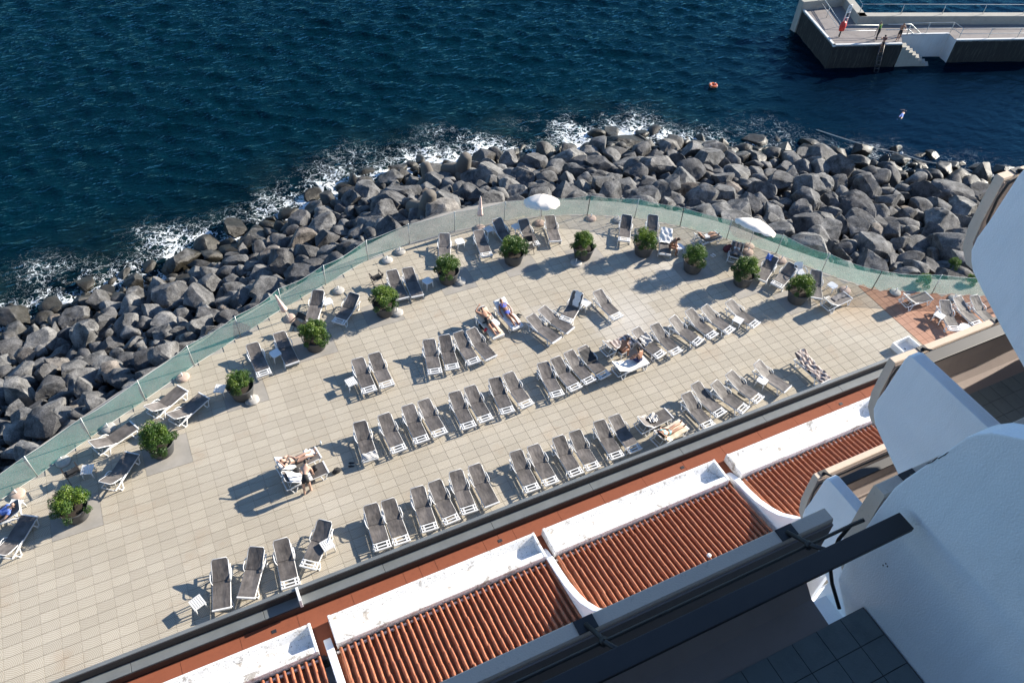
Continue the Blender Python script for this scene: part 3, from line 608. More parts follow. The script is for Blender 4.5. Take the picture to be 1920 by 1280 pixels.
# ================================================================== PIER
DK = -3.9
def pz(x, y, z=DK): return at(x, y, z)
pier = thing('pier', 'concrete bathing pier with white edged deck, steps and low sea wall', 'pier')
pA, pB, pC, pD, pE, pF_, pG = pz(1505, 20), pz(1562.5, 86.5), pz(1692, 84), pz(1690, 66), pz(1781, 64.5), pz(1793, 77), pz(1990, 74)
kH, kI, kJ = pz(1990, 46), pz(1606, 47), pz(1579, 12)
deckp = [(p.x, p.y) for p in (pA, pB, pC, pD, pE, pF_, pG, kH, kI, kJ)]
ar = sum(a[0]*b[1]-b[0]*a[1] for a, b in zip(deckp, deckp[1:]+deckp[:1])); deckp = deckp if ar > 0 else deckp[::-1]
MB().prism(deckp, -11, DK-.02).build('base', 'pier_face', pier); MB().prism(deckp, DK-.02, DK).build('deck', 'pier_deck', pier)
def strip(name, mt, pts, w, z0, z1, off=0):
    """low wall of width w along a plan polyline, offset to its left"""
    for a, b in zip(pts, pts[1:]):
        d = (b-a); d.z = 0; n = Vector((-d.y, d.x, 0)).normalized(); e = d.normalized()*(.003)
        q = [a+n*off-e, b+n*off+e, b+n*(off+w)+e, a+n*(off+w)-e]; q2 = [(p.x, p.y) for p in q]
        s_ = sum(i[0]*j[1]-j[0]*i[1] for i, j in zip(q2, q2[1:]+q2[:1])); MB().prism(q2 if s_ > 0 else q2[::-1], z0, z1).build(name, mt, pier)
strip('kerb', 'pier_white', [pA, pB, pC], .22, DK-.1, DK+.10, .0); strip('kerb', 'pier_white', [pF_, pG], .22, DK-.1, DK+.10, .0); strip('kerb', 'pier_white', [pD, pE], .22, DK-.1, DK+.06, .0)
strip('sea_wall', 'pier_wall', [kH, kI, kJ, pA+(pA-kJ)*.03], .75, -11, DK+.8, -.75)
# white lined dock recess with steps
def face_quad(name, mt, a, b, z0, z1, push):
    d = (b-a); n = Vector((d.y, -d.x, 0)).normalized()*push
    MB().prism([(p.x, p.y) for p in (a, b, b+n, a+n)], z0, z1).build(name, mt, pier)
face_quad('recess_wall', 'pier_white', pD, pE, -10, DK-.03, .06); face_quad('recess_wall', 'pier_white', pE, pF_, -10, DK-.03, .06)
stepd = (pC-pD); stepn = Vector((stepd.y, -stepd.x, 0)).normalized(); dx = (pE-pD).normalized()
for k in range(8):
    a = pD+stepd*.55+dx*(.12+.42*k); b = pC+dx*(.12+.42*k); c = b+dx*.42; d_ = a+dx*.42; q2 = [(p.x, p.y) for p in (a, b, c, d_)]
    s_ = sum(i[0]*j[1]-j[0]*i[1] for i, j in zip(q2, q2[1:]+q2[:1])); MB().prism(q2 if s_ > 0 else q2[::-1], -10, DK-.26*(k+1)).build('step', 'pier_wall', pier)
def rail_run(pts, h=1.0, step=2.0, lines=(1.0, .5), mt='galv'):
    rs = resample([p for p in pts], step)
    for p in rs: MB().tube([p, p+Vector((0, 0, h))], .028, 6).build('rail_post', mt, pier)
    for l in lines: MB().tube([p+Vector((0, 0, h*l)) for p in rs], .028, 6).build('rail_bar', mt, pier)
up = Vector((0, 0, 0))
rail_run([pz(1528, 2)+up, pz(1572, 68), pz(1640, 68)], 1.0, 3.0); rail_run([pz(1690, 64), pz(1781, 62.5), pz(1797, 74), pz(1960, 72)], 1.0, 2.2)
wt = Vector((0, 0, .8)); rail_run([kJ+wt+Vector((.5, .4, 0)), kI+wt+Vector((.3, .4, 0)), kH+wt+Vector((0, .4, 0))], .9, 4.0, (1.0,))
a, b = pz(1700, 66), pz(1735, 100, -6.0)
for o_ in (Vector((0, 0, 1)), Vector((0, 0, .5))): MB().tube([a+o_-dx*2.2, a+o_, b+o_], .045, 6).build('stair_rail', 'galv', pier)
for t in (0, .5, 1): p = a.lerp(b, t); MB().tube([p, p+Vector((0, 0, 1))], .04, 6).build('stair_post', 'galv', pier)
lad = thing('pier_ladder', 'dark bathing ladder leaning down the pier face into the sea', 'ladder')
l0, l1 = pz(1649, 86)+Vector((0, 0, .1)), pz(1657, 86)+Vector((0, 0, .1)); outw = Vector(((pC-pB).y, -(pC-pB).x, 0)).normalized()
q0 = l0+outw*.9+Vector((0, 0, -2.9)); q1 = l1+outw*.9+Vector((0, 0, -2.9))
for a, b in ((l0, q0), (l1, q1)): MB().tube([a+outw*.05, b], .05, 6).build('stile', 'dark_metal', lad)
for k in range(1, 9): MB().tube([l0.lerp(q0, k/9)+outw*.05, l1.lerp(q1, k/9)+outw*.05], .04, 6).build('rung', 'dark_metal', lad)
# lifebuoy stand
p = pz(1573, 70); st = thing('lifebuoy_stand', 'red covered lifebuoy on a post with white ladder frame on the pier', 'lifebuoy', p)
MB().tube([(0, 0, 0), (0, 0, 1.5)], .05, 8).build('post', 'dark_metal', st)
MB().lathe([(.02, .55), (.30, .62), (.36, 1.0), (.30, 1.35), (.02, 1.45)], 14, rad=lambda t, i: 1-.35*abs(math.sin(t))).build('red_cover', 'red_plastic', st)
fr = MB(); fr.tube([(.15, .25, 1.2), (.15, .25, 2.4), (.25, .25, 2.75), (.5, .25, 2.75), (.6, .25, 2.4), (.6, .25, 1.2)], .05, 6); fr.tube([(.15, .25, 1.6), (.6, .25, 1.6)], .05, 6); fr.tube([(.15, .25, 2.1), (.6, .25, 2.1)], .05, 6); fr.tube([(.35+.14*math.cos(t*.785), .25, 2.45+.2*math.sin(t*.785)) for t in range(8)], .05, 6, closed=True); fr.build('white_frame', 'white_resin', st)
# floating ring buoy and rope
def torus(R_, r, n=24, k=10):
    mb = MB(); mb.tube([(R_*math.cos(6.2832*i/n), R_*math.sin(6.2832*i/n), 0) for i in range(n)], r, k, closed=True); return mb
p = at(1337.5, 160, SEA+.14); rb = thing('ring_buoy', 'orange ring buoy floating alone on the dark sea', 'buoy', p); torus(.28, .095).build('ring', 'orange', rb)
for k in range(4):
    t = k*1.571+.4; MB().tube([(.30*math.cos(t)+.115*math.cos(u)*math.cos(t), .30*math.sin(t)+.115*math.cos(u)*math.sin(t), .115*math.sin(u)) for u in [i*.785 for i in range(8)]], .02, 5, closed=True).build('band', 'white_resin', rb)
rp_ = [at(x, y, SEA+.1) for x, y in [(1530, 243), (1600, 266), (1650, 280), (1690, 288), (1730, 302), (1764, 308), (1810, 318), (1860, 330), (1930, 350)]]
rope = thing('mooring_rope', 'thin pale floating rope line across the dark water by the boulders', 'rope', (0, 0, 0)); MB().tube(smooth(rp_, 2), .03, 5).build('line', 'rope_white', rope)
for i in (3, 5, 7): MB().lathe([(.01, -.16), (.12, -.08), (.12, .08), (.01, .16)], 10, c=rp_[i]).build('float', 'white_resin', rope)

# ================================================================== HOTEL (heights H are metres below the camera level)
def hz(h): return CAMH-h
hotel = thing('hotel', 'white stepped hotel front with terracotta roofs, planters and curved balcony walls', 'building')
def part(mb, name, mt, parent=hotel, bev=0):
    me = mb.mesh(name, mt)
    if bev: bevel(me, bev)
    return obj(name, me, parent)
def P(prof): return [(y, hz(h)) for y, h in prof]
part(MB().span((-16, -9, -.5), (14.2, 3.2, hz(13.3))), 'body_wall', 'plaster')
part(MB().span((-16, -9, hz(13.29)), (14.2, -3.4, hz(-5))), 'rear_wall', 'plaster')
# low wing in front of the hotel: tiled roofs about 3.5 m above the terrace (figures below are in bays' units of Q metres)
Q = 1.85
wing = thing('low_wing', 'low poolside wing with terracotta roofs, white planter troughs and grey fascia', 'building')
def lspan(a, b): return MB().span((a[0]*Q, a[1]*Q, hz(a[2]*Q)), (b[0]*Q, b[1]*Q, hz(b[2]*Q)))
def lprof(p): return [(y*Q, hz(h*Q)) for y, h in p]
def lpart(mb, name, mt, parent=None, bev=0): return part(mb, name, mt, parent or wing, bev)
XA, XB = -9.0, 14.0
MBW = MB().span((XA*Q, 6.0, -.5), (XB*Q, 6.6*Q, hz(13.5*Q))); lpart(MBW, 'wing_wall', 'plaster')
lpart(lspan((XA, 6.862, 14.1), (XB, 6.925, 12.75)), 'fascia_upstand', 'paint_grey', bev=.012)
lpart(lspan((XA, 6.848, 13.0), (XB, 6.860, 12.775)), 'fascia_back_shade', 'dark_paint_and_shade')  # rear face of the grey upstand, its shade put into the colour
nP = 11
for i in range(nP):
    x0 = XA+i*(XB-XA)/nP; x1 = XA+(i+1)*(XB-XA)/nP; lpart(lspan((x0+.003, 6.672, 13.0), (x1-.003, 6.846, 12.95)), 'fascia_plank', 'paint_grey', bev=.01)
lpart(lspan((XA, 6.656, 13.3), (XB, 6.670, 12.962)), 'plank_edge_shade', 'dark_paint_and_shade')  # unlit rear edge of the grey planks, shade painted in as near-black
lpart(lspan((-.045, 6.64, 12.97), (.0, 6.90, 12.72)), 'fascia_bracket', 'white_resin', bev=.012)
led = lpart(lspan((XA, 5.72, 13.6), (XB, 6.654, 13.165)), 'red_ledge', 'mortar')
x = XA
while x < XB-.2:
    w_ = .95 if random.random() < .7 else .30
    lpart(lspan((x+.003, 5.76, 13.164), (min(x+w_, XB)-.003, 6.652, 13.15+random.uniform(-.0015, .0015))), 'ledge_tile', 'red_tile', led); x += w_
GRID = [-8.06, -3.9, .26, 4.30, 8.46]
SL = math.atan2(.37, 2.12); NR, PITCH_T = 33, 3.80*Q/33
def cover_tile():
    mb = MB(); n = 8; vs = []
    for y, r in ((0, .056), (-.44, .048)):
        for rr in (r, r-.014):
            for j in range(n): t = math.pi*j/(n-1); vs.append((rr*math.cos(t), y, rr*1.75*math.sin(t)))
    fs = []
    for j in range(n-1):
        fs += [(j, j+1, 2*n+j+1, 2*n+j), (n+j, 3*n+j, 3*n+j+1, n+j+1), (j, n+j, n+j+1, j+1)]
    mb.add(vs, fs, True); return mb.mesh('roof_tile', 'terracotta')
ctm = cover_tile(); tiles = []; roofs = {}
for g0 in GRID:
    x0, x1 = g0+.05, g0+3.92
    pl_ = lpart(MB().xprism(lprof([(6.31, 13.15), (6.31, 12.95), (6.295, 12.93), (6.265, 12.93), (6.25, 12.95), (6.18, 13.08), (6.06, 13.11), (5.97, 13.09), (5.905, 12.96), (5.885, 12.935), (5.80, 12.935), (5.79, 12.95), (5.79, 13.15)]), (x0+.05)*Q, (x1-.05)*Q), 'planter_trough', 'plaster_dirty')
    for a, b in ((x0, x0+.052), (x1-.052, x1)): lpart(lspan((a, 5.789, 13.149), (b, 6.312, 12.928)), 'end_wall', 'plaster_dirty', pl_, .02)
    lpart(lspan((x1-.62, 6.48, 13.15), (x1-.54, 6.54, 13.145)), 'grille', 'dark_metal', led)
    lpart(lspan((g0, 5.70, 13.3), (g0+3.99, 5.785, 13.14)), 'gutter', 'dark_paint_and_shade')
    wp = lprof([(6.04, 13.16), (5.98, 13.10), (5.9, 13.06), (5.75, 13.0), (5.45, 12.95), (5.15, 12.87), (4.85, 12.72), (4.62, 12.56), (4.31, 12.22), (4.0, 11.7), (3.75, 11.0), (3.6, 10.4), (3.3, 10.2), (3.3, 13.7), (6.04, 13.7)])
    lpart(MB().xprism(wp, (g0-.125)*Q, g0*Q), 'roof_wall', 'plaster', bev=.02)
    rf = lpart(lspan((g0+.01, 3.42, 13.6), (g0+3.90, 5.69, 13.22)), 'tiled_roof', 'mortar'); roofs[g0] = rf
    rows = []; nx = NR*6
    for t in (0, 1):
        y = (5.71-2.15*t)*Q; z = hz((13.10-.375*t)*Q); rows.append([(g0*Q+.02+3.88*Q*i/nx, y, z+.045*math.cos(2*math.pi*((3.88*Q*i/nx-.10*Q)/PITCH_T))-.075) for i in range(nx+1)])
    tag(lpart(MB().sheet(rows), 'pan_tiles', 'terracotta', rf), kind='stuff')
    lpart(lspan((g0+.02, 5.70, 13.17), (g0+3.90, 5.728, 13.085)), 'eaves_mortar', 'plaster_dirty', rf)
    for r_ in range(11):
        for c_ in range(NR+1): tiles.append((g0, g0*Q+.10*Q+c_*PITCH_T, 5.745*Q-r_*.375*math.cos(SL), hz(13.09*Q)+r_*.375*math.sin(SL)))
def tvis(t):
    x, y, d = proj(t[1:]); return d if (-20 < x < 1940 and 0 < y < 1300) else 1e5
tiles.sort(key=tvis)
rest = MB()
for i, (g0, x, y, z) in enumerate(tiles):
    rot = (SL*-1+R(-1.6), random.uniform(-.04, .04), random.uniform(-.03, .03)); lc = (x+random.uniform(-.008, .008), y+random.uniform(-.018, .018), z+random.uniform(-.003, .003))
    if i < 300: o = obj('roof_tile', ctm, roofs[g0], lc); o.rotation_euler = rot
    else:
        M_ = Matrix.LocRotScale(Vector(lc), __import__('mathutils').Euler(rot), None); rest.add([M_ @ v.co for v in ctm.vertices], [tuple(f.vertices) for f in ctm.polygons], True)
tag(lpart(rest, 'roof_tiles', 'terracotta'), kind='stuff')
vp = at(1327, 1046, hz(12.93*Q)); lpart(MB().lathe([(.05, 0), (.05, .16), (.075, .17), (.075, .21), (.01, .22)], 12, c=vp), 'vent_pipe', 'white_resin')

# dividing walls between the balconies
def w2(dh, dy=0): return P([(y+dy, h+dh) for y, h in [(-3.5, 7.66), (4.04, 7.66), (4.10, 7.70), (4.115, 7.80), (4.12, 8.04), (4.13, 8.45), (4.15, 8.7), (4.13, 8.88), (4.06, 9.0), (3.98, 9.09), (3.77, 9.21), (3.32, 9.45), (2.6, 9.8), (-3.5, 9.8)]])
for dh, dy in ((0, 0), (3.1, .1), (-3.03, -.02), (-6.06, 0), (-9.1, 0)):  # last two offsets are unseen upper storeys, added for their shade
    part(MB().xprism(w2(dh, dy), 8.35, 8.56), 'divider_wall', 'plaster', bev=.02)
W1P = [(-3.5, 2.6), (-1.2, 2.9), (-.2, 3.2), (.5, 3.48), (.95, 3.67), (1.21, 3.81), (1.31, 3.89), (1.38, 3.95), (1.44, 4.04), (1.48, 4.13), (1.52, 4.32), (1.58, 4.58), (1.64, 4.85), (1.665, 5.0), (1.67, 5.29), (1.665, 5.6), (1.65, 6.0), (1.6, 6.35), (1.2, 6.8), (-3.5, 6.8)]
part(MB().xprism(P(W1P), 4.29, 4.50), 'divider_wall', 'plaster', bev=.012)
part(MB().xprism(P([(-3.5, 2.6-3), (.2, .3), (.3, 3.0), (-3.5, 3.2)]), 4.29, 4.50), 'divider_wall', 'plaster')
def on_x(px, py, X):
    d = VIEW.T @ np.array([(px-960)/FPX, (py-640)/FPX, 1.0]); t = X/d[0]; return Vector((X, d[1]*t, CAMH+d[2]*t))
crk = [(1736, 870), (1741, 868), (1747, 866), (1752, 862), (1757, 857.5), (1760, 859), (1766, 855), (1772, 852), (1776, 848.5), (1779, 847)]
part(MB().tube([on_x(x, y, 4.2885) for x, y in crk], [.001, .004, .003, .004, .003, .004, .003, .004, .003, .001], 4), 'crack', 'dark_paint_and_shade')
for cx, cy in ((1661, 1056), (1664, 1061), (1656, 1059)): part(MB().box(on_x(cx, cy, 4.289), (.004, .012, .012)), 'chip', 'dark_paint_and_shade')

TILE = .257
ftm = MB().box((0, 0, -.006), (TILE-.007, TILE-.007, .012)).mesh('floor_tile', 'floor_tile')
def balcony(Yf, H, X0, X1, rail=True, floor_to=-3.4, tiles_=None, plank=(-.37, -.52), ends=True, brackets=()):
    z = hz(H)
    pr = [(0, .02), (-.012, 0), (-.108, 0), (-.12, .02), (-.135, .3), (-.15, .6), (-.19, .9), (-.30, 1.03), (-.62, 1.1), (-.62, 1.2), (-.25, 1.18), (-.10, 1.02), (-.03, .75), (-.008, .35)]
    pp = part(MB().xprism([(Yf+a, z-b) for a, b in pr], X0, X1), 'parapet', 'plaster_cream')
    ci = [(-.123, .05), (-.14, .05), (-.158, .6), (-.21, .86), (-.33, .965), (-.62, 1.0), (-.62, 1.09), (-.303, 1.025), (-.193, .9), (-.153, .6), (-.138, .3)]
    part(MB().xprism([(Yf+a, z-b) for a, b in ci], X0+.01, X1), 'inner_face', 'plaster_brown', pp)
    fl = part(MB().span((X0-.02, floor_to, z-1.25), (max(X1, tiles_[1]+.01) if tiles_ else X1, Yf-.56, z-.995)), 'balcony_floor', 'dark_paint_and_shade')
    if tiles_:
        xa, xb, ya, yb = tiles_; i = 0
        x = xb
        while x-TILE > xa:
            y = Yf-.562
            while y-TILE > ya: obj('floor_tile', ftm, fl, (x-TILE/2, y-TILE/2, z-.984+random.uniform(-.001, .001))); y -= TILE
            x -= TILE
    if rail:
        a, b = plank; hr = part(MB().span((X0+.02, Yf+b, z+.255), (X1-.02 if not ends else X1+.28, Yf+a, z+.30)), 'handrail', 'dark_paint_and_shade', bev=.008)
        yr = Yf-.245
        part(MB().tube([(X0+.05, yr, z+.10), (X1+(.12 if ends else 0), yr, z+.10)], .014, 7), 'rod', 'dark_paint_and_shade', hr)
        part(MB().tube([(X0+.05, Yf+a-.02, z+.235), (X1, Yf+a-.02, z+.235)], .016, 7), 'rod', 'dark_paint_and_shade', hr)
        for xb_ in brackets:
            part(MB().box((xb_, Yf-.06, z+.006), (.15, .10, .012)), 'bracket_plate', 'dark_paint_and_shade', hr)
            part(MB().tube([(xb_, Yf-.06, z+.01), (xb_+.02, yr+.04, z+.09), (xb_+.02, yr, z+.105), (xb_+.05, Yf+a-.03, z+.24)], .018, 7), 'bracket', 'dark_paint_and_shade', hr)
            part(MB().lathe([(.005, -.035), (.032, -.02), (.032, .02), (.005, .035)], 10, c=(xb_+.02, yr, z+.10)), 'bracket_knuckle', 'dark_paint_and_shade', hr)
    return pp
balcony(1.86, 5.3, -7.0, 3.90, tiles_=(1.2, 4.27, .1, 0), brackets=(-2.0, 1.72, 3.48))
balcony(1.86, 5.3, 4.43, 8.3, tiles_=None, ends=False, brackets=(4.75,))
balcony(4.45, 8.2, 8.62, 12.6, tiles_=(8.62, 12.5, 1.0, 0), plank=(-.30, -.48), ends=False, brackets=(9.2, 10.75))
balcony(4.49, 11.1, 8.46, 12.6, tiles_=None, ends=False, brackets=(8.62, 10.9))
balcony(4.46, 5.05, 8.62, 12.6, tiles_=None, ends=False, brackets=(8.9,))
balcony(4.46, 2.0, 8.62, 12.6, tiles_=None, ends=False)  # this storey and the next are unseen, added to shade the near balcony
balcony(4.46, -1.05, 8.62, 12.6, tiles_=None, ends=False)
part(MB().span((8.57, -3.4, hz(14)), (12.58, 3.3, hz(12.25))), 'inner_wall', 'plaster')
for dh in (0, 3.1, -3.03): part(MB().xprism(w2(dh), 12.6, 12.8), 'divider_wall', 'plaster')
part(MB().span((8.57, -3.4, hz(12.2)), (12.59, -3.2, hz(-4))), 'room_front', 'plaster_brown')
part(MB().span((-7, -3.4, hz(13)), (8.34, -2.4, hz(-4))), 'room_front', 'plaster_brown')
# curved end bars closing the gap between parapet ends and dividing walls
for (Yf, H, X) in ((1.86, 5.3, 4.02), (4.45, 8.2, 8.60), (4.49, 11.1, 8.44), (4.46, 5.05, 8.60), (1.86, 5.3, 4.40)):
    z = hz(H); part(MB().tube([(X+.02, Yf-.25, z+.10), (X-.05, Yf-.22, z+.02), (X-.06, Yf-.21, z-.2), (X-.05, Yf-.24, z-.5), (X, Yf-.34, z-.75), (X+.02, Yf-.5, z-.93)], .016, 7), 'end_bar', 'dark_paint_and_shade')

# ================================================================== SUN LOUNGERS
SEAT = .33; HINGE = .16; BLEN = .80
def lounger_parts(th, foot):
    """local frame: origin on the ground, +y towards the head, foot end at y=-.95"""
    c, s = math.cos(th), math.sin(th)
    fr = MB()
    for x in (-.30, .30): fr.box((x, -.06, SEAT-.03), (.042, 1.76, .05))
    for y in (-.93, .30, .80): fr.box((0, y, SEAT-.06), (.56, .045, .04))
    fr.box((0, -.93, SEAT), (.66, .06, .055))
    frame = bevel(fr.mesh('frame', 'white_resin'), .008, 1)
    ft = MB()
    if foot == 'open':
        for y in (-.80, -.66): ft.box((0, y, SEAT), (.55, .045, .03))
        for x in (-.20, .20): ft.box((x, -.78, SEAT-.004), (.05, .30, .028))
    y0 = -.60 if foot == 'open' else -.90
    def surf(ya, yb, za, f, nx=8, ny=14, w=.302, round_=False, sag=.022):
        rows = []
        for i in range(ny+1):
            t = i/ny; r_ = []
            for j in range(nx+1):
                u = 2*j/nx-1; wd = w
                if round_ and t > .88: wd = w*(1-.22*((t-.88)/.12)**2)
                p = f(ya+(yb-ya)*t); r_.append((u*wd, p[0], p[1]-sag*(1-u*u)*math.sin(math.pi*min(1, max(0, t*1.02)))**.6))
            rows.append(r_)
        top = MB().sheet(rows); low = [[(a, b, d-.010) for a, b, d in r_] for r_ in rows]; top.sheet(low); return top
    seat = surf(y0, HINGE+.02, 0, lambda y: (y, SEAT+.018)).mesh('seat_sling', 'sling')
    def bk(l): return (HINGE+l*c-.02*s, SEAT+.012+l*s+.02*c)
    back = surf(0.0, BLEN, 0, bk, round_=True).mesh('back_sling', 'sling')
    bf = MB(); pts = [(x*.292, *bk(l)) for x, l in ((-1, 0.02), (-1, .4), (-1, BLEN*.86), (-.82, BLEN), (.82, BLEN), (1, BLEN*.86), (1, .4), (1, .02))]
    bf.tube([(a, b+.012*s, d-.016*c) for a, b, d in pts], .019, 6); q = bk(.42); bf.tube([(-.28, q[0]+.06*s, q[1]-.06*c), (.28, q[0]+.06*s, q[1]-.06*c)], .015, 6)
    bframe = bf.mesh('back_frame', 'white_resin')
    pr = MB(); q = bk(.45); zz = SEAT-.02; q = (q[0]+.06*s, q[1]-.06*c); pr.tube([(-.2, q[0], q[1]), (-.2, .66, zz-.03), (.2, .66, zz-.03), (.2, q[0], q[1])], .014, 6); prop = pr.mesh('prop', 'dark_metal' if False else 'white_resin')
    def leg(sx, y, sp):
        mb = MB(); mb.tube([(sx*.30, y-sp, SEAT-.02), (sx*.335, y-.05, .03), (sx*.335, y+.05, .03), (sx*.30, y+sp, SEAT-.02)], [.022, .024, .024, .022], 6); mb.box((sx*.335, y, .015), (.05, .16, .03)); return mb.mesh('leg', 'white_resin')
    legs = [leg(-1, -.72, .15), leg(1, -.72, .15), leg(-1, .52, .17), leg(1, .52, .17)]
    def arm(sx):
        mb = MB(); mb.tube([(sx*.30, .05, SEAT), (sx*.35, .12, .42), (sx*.37, .22, .45), (sx*.37, .48, .45), (sx*.35, .56, .42), (sx*.30, .62, SEAT)], .019, 6); return mb.mesh('armrest', 'white_resin')
    parts = [('frame', frame), ('seat_sling', seat), ('back_frame', bframe, [('back_sling', back)]), ('prop', prop)]+[('leg', l) for l in legs]+[('armrest', arm(-1)), ('armrest', arm(1))]
    if foot == 'open': parts.append(('foot_bars', ft.mesh('foot_bars', 'white_resin')))
    return parts
LP = {}
def lounger(hpx, fpx, th=24, foot='open', label='', group='sun loungers on the terrace'):
    key = (th, foot)
    if key not in LP: LP[key] = lounger_parts(R(th), foot)
    a = R(th); yh = HINGE+BLEN*math.cos(a); zh = SEAT+.03+BLEN*math.sin(a)
    F, Hh = at(*fpx, SEAT), at(*hpx, zh); d = Vector((Hh.x-F.x, Hh.y-F.y, 0)); L = d.length; d.normalize()
    rz = math.atan2(-d.x, d.y); mid = Vector((F.x, F.y, 0)).lerp(Vector((Hh.x, Hh.y, 0)), .5); o = mid-d*((yh-.95)/2)
    t = thing('sun_lounger', label, 'sun lounger', o, rz, group); t['th'] = a; kids(t, LP[key]); return t
def w(px, py, sx, sy): return None
ROWS = {}
def row(name, phrase, items):
    ts = []
    for i, it in enumerate(items):
        h, f = it[0], it[1]; th = it[2] if len(it) > 2 else random.choice((19, 24, 24, 29)); ft = it[3] if len(it) > 3 else 'open'; ex = it[4] if len(it) > 4 else 'empty'
        ts.append(lounger(h, f, th, ft, f"{ex} taupe lounger, {ordl(i)} in {phrase}"))
    ROWS[name] = ts; return ts
near = row('near', 'the row along the grey parapet', [
    ((411, 1052), (415.6, 1136), 24, 'full'), ((480, 1030), (462.5, 1115), 24, 'full'), ((526.6, 1014.7), (544, 1094.5)), ((607.5, 980), (579, 1059)),
    ((695.7, 950), (717, 1023)), ((729, 942), (752.4, 1011)), ((783.7, 918.7), (805, 987)), ((817, 907), (846, 972)), ((856, 887.5), (879.4, 954)), ((891, 875.7), (920.4, 941), 24, 'full'),
    ((969.3, 850.3), (996.6, 913)), ((1002.5, 840.6), (1031.8, 899.5)), ((1049.4, 823), (1078.7, 884)), ((1080.7, 813.2), (1110, 872)), ((1125, 792.5), (1156, 853)), ((1154, 783), (1189, 840)),
    ((1200, 789), (1256, 773), 40, 'full', 'towel strewn sideways'), ((1232, 815), (1284, 794), 40, 'full', 'occupied sideways'),
    ((1290.6, 741.7), (1326.6, 794)), ((1308, 722), (1348.4, 772)), ((1344, 719.5), (1393, 765)), ((1372, 702), (1420, 746)), ((1424, 682), (1472, 726), 24, 'full'), ((1505, 663), (1542, 709), 24, 'open', 'towel covered')])
second = row('second', 'the second row from the parapet', [
    ((674.8, 793.8), (694.4, 858), 24, 'open', 'towel footed'), ((721, 779.7), (747.5, 841)), ((766, 764), (789.7, 822)), ((796, 754), (824, 809.5)), ((853, 737), (879, 798)), ((881.7, 726.7), (911, 785)),
    ((928.3, 711.7), (951, 769)), ((955, 703.3), (986.7, 756)), ((1020, 685), (1043.3, 736)), ((1045, 675), (1076.7, 724)), ((1070, 663.3), (1103.3, 710.5)), ((1096.7, 655), (1130, 700), 24, 'open', 'dark towel draped'),
    ((1134, 645), (1186, 633), 40, 'full', 'occupied sideways'), ((1152, 687), (1212, 672), 30, 'full', 'white covered occupied sideways'),
    ((1195.6, 619), (1236.3, 663), 24, 'open', 'white towel topped'), ((1231.6, 612), (1266, 656.6)), ((1266, 598), (1306.6, 638)), ((1297, 584.7), (1333, 625.3)), ((1325.3, 577), (1366, 617.5)), ((1372, 568), (1412.8, 605.3))])
third = row('third', 'the third row out, mid terrace', [
    ((518, 868), (598, 847), 40, 'full', 'occupied white towelled'), ((530, 893), (612, 874), 40, 'full', 'half occupied towelled'),
    ((671.7, 676.7), (691.7, 728.3)), ((703.3, 666.7), (725, 718.3)), ((805, 641.7), (815, 693.3)), ((835, 635), (846.7, 683.3)), ((861.7, 626.7), (886.7, 675)), ((888.3, 623.3), (915, 663.3), 24, 'full'),
    ((899, 575), (936, 632), 30, 'full', 'occupied'), ((935, 560), (972, 615), 30, 'full', 'occupied towelled'), ((1000, 596), (1038, 633), 18, 'full'), ((1022, 581), (1063, 615), 18, 'full'),
    ((1081, 552), (1063, 596), 58, 'open', 'steeply raised towel hung'), ((1125.3, 550.3), (1153.4, 589.4))])
outer = row('outer', 'the outer line of loungers by the fence', [
    ((22, 950), (-45, 985), 24, 'full', 'occupied cut off'), ((2, 1032), (52, 972), 24, 'full'), ((200, 898), (244, 855), 32, 'full'), ((176, 830), (248, 799), 32, 'full'), ((279, 764), (341, 729), 32, 'full'), ((320, 779), (382, 742), 32, 'full'),
    ((473.8, 648), (494, 698)), ((527, 632), (544, 672), 24, 'full'), ((594.4, 551.6), (585, 594), 24, 'full'), ((660, 556.3), (638, 598.4)), ((736.6, 512.5), (752, 553), 24, 'full'), ((766.3, 508), (780, 548.4), 24, 'full'),
    ((833.3, 445), (833.3, 481)), ((899, 437), (911, 474)), ((936.7, 417), (952, 449)), ((983.3, 416.7), (999, 454)), ((1032, 408), (1041, 448), 24, 'full'), ((1175, 412), (1171, 442), 30), ((1225, 412), (1223, 442), 30),
    ((1250, 438), (1247, 466), 24, 'full', 'occupied white'), ((1302, 443), (1351, 437), 40, 'full', 'occupied sideways'), ((1377, 485), (1385, 452), 24, 'full', 'occupied'),
    ((1447, 486), (1429, 518), 24, 'full'), ((1484, 499), (1459, 531)), ((1532, 514), (1530, 551), 24, 'full'), ((1545, 566), (1596, 550), 32, 'full', 'grey towelled'), ((1694, 557), (1748, 552), 35, 'full', 'sideways')])
right_ = row('right', 'the group on the red tiles', [((1773.5, 566), (1789, 615)), ((1800, 561), (1830, 604)), ((1834, 561), (1857, 601))])

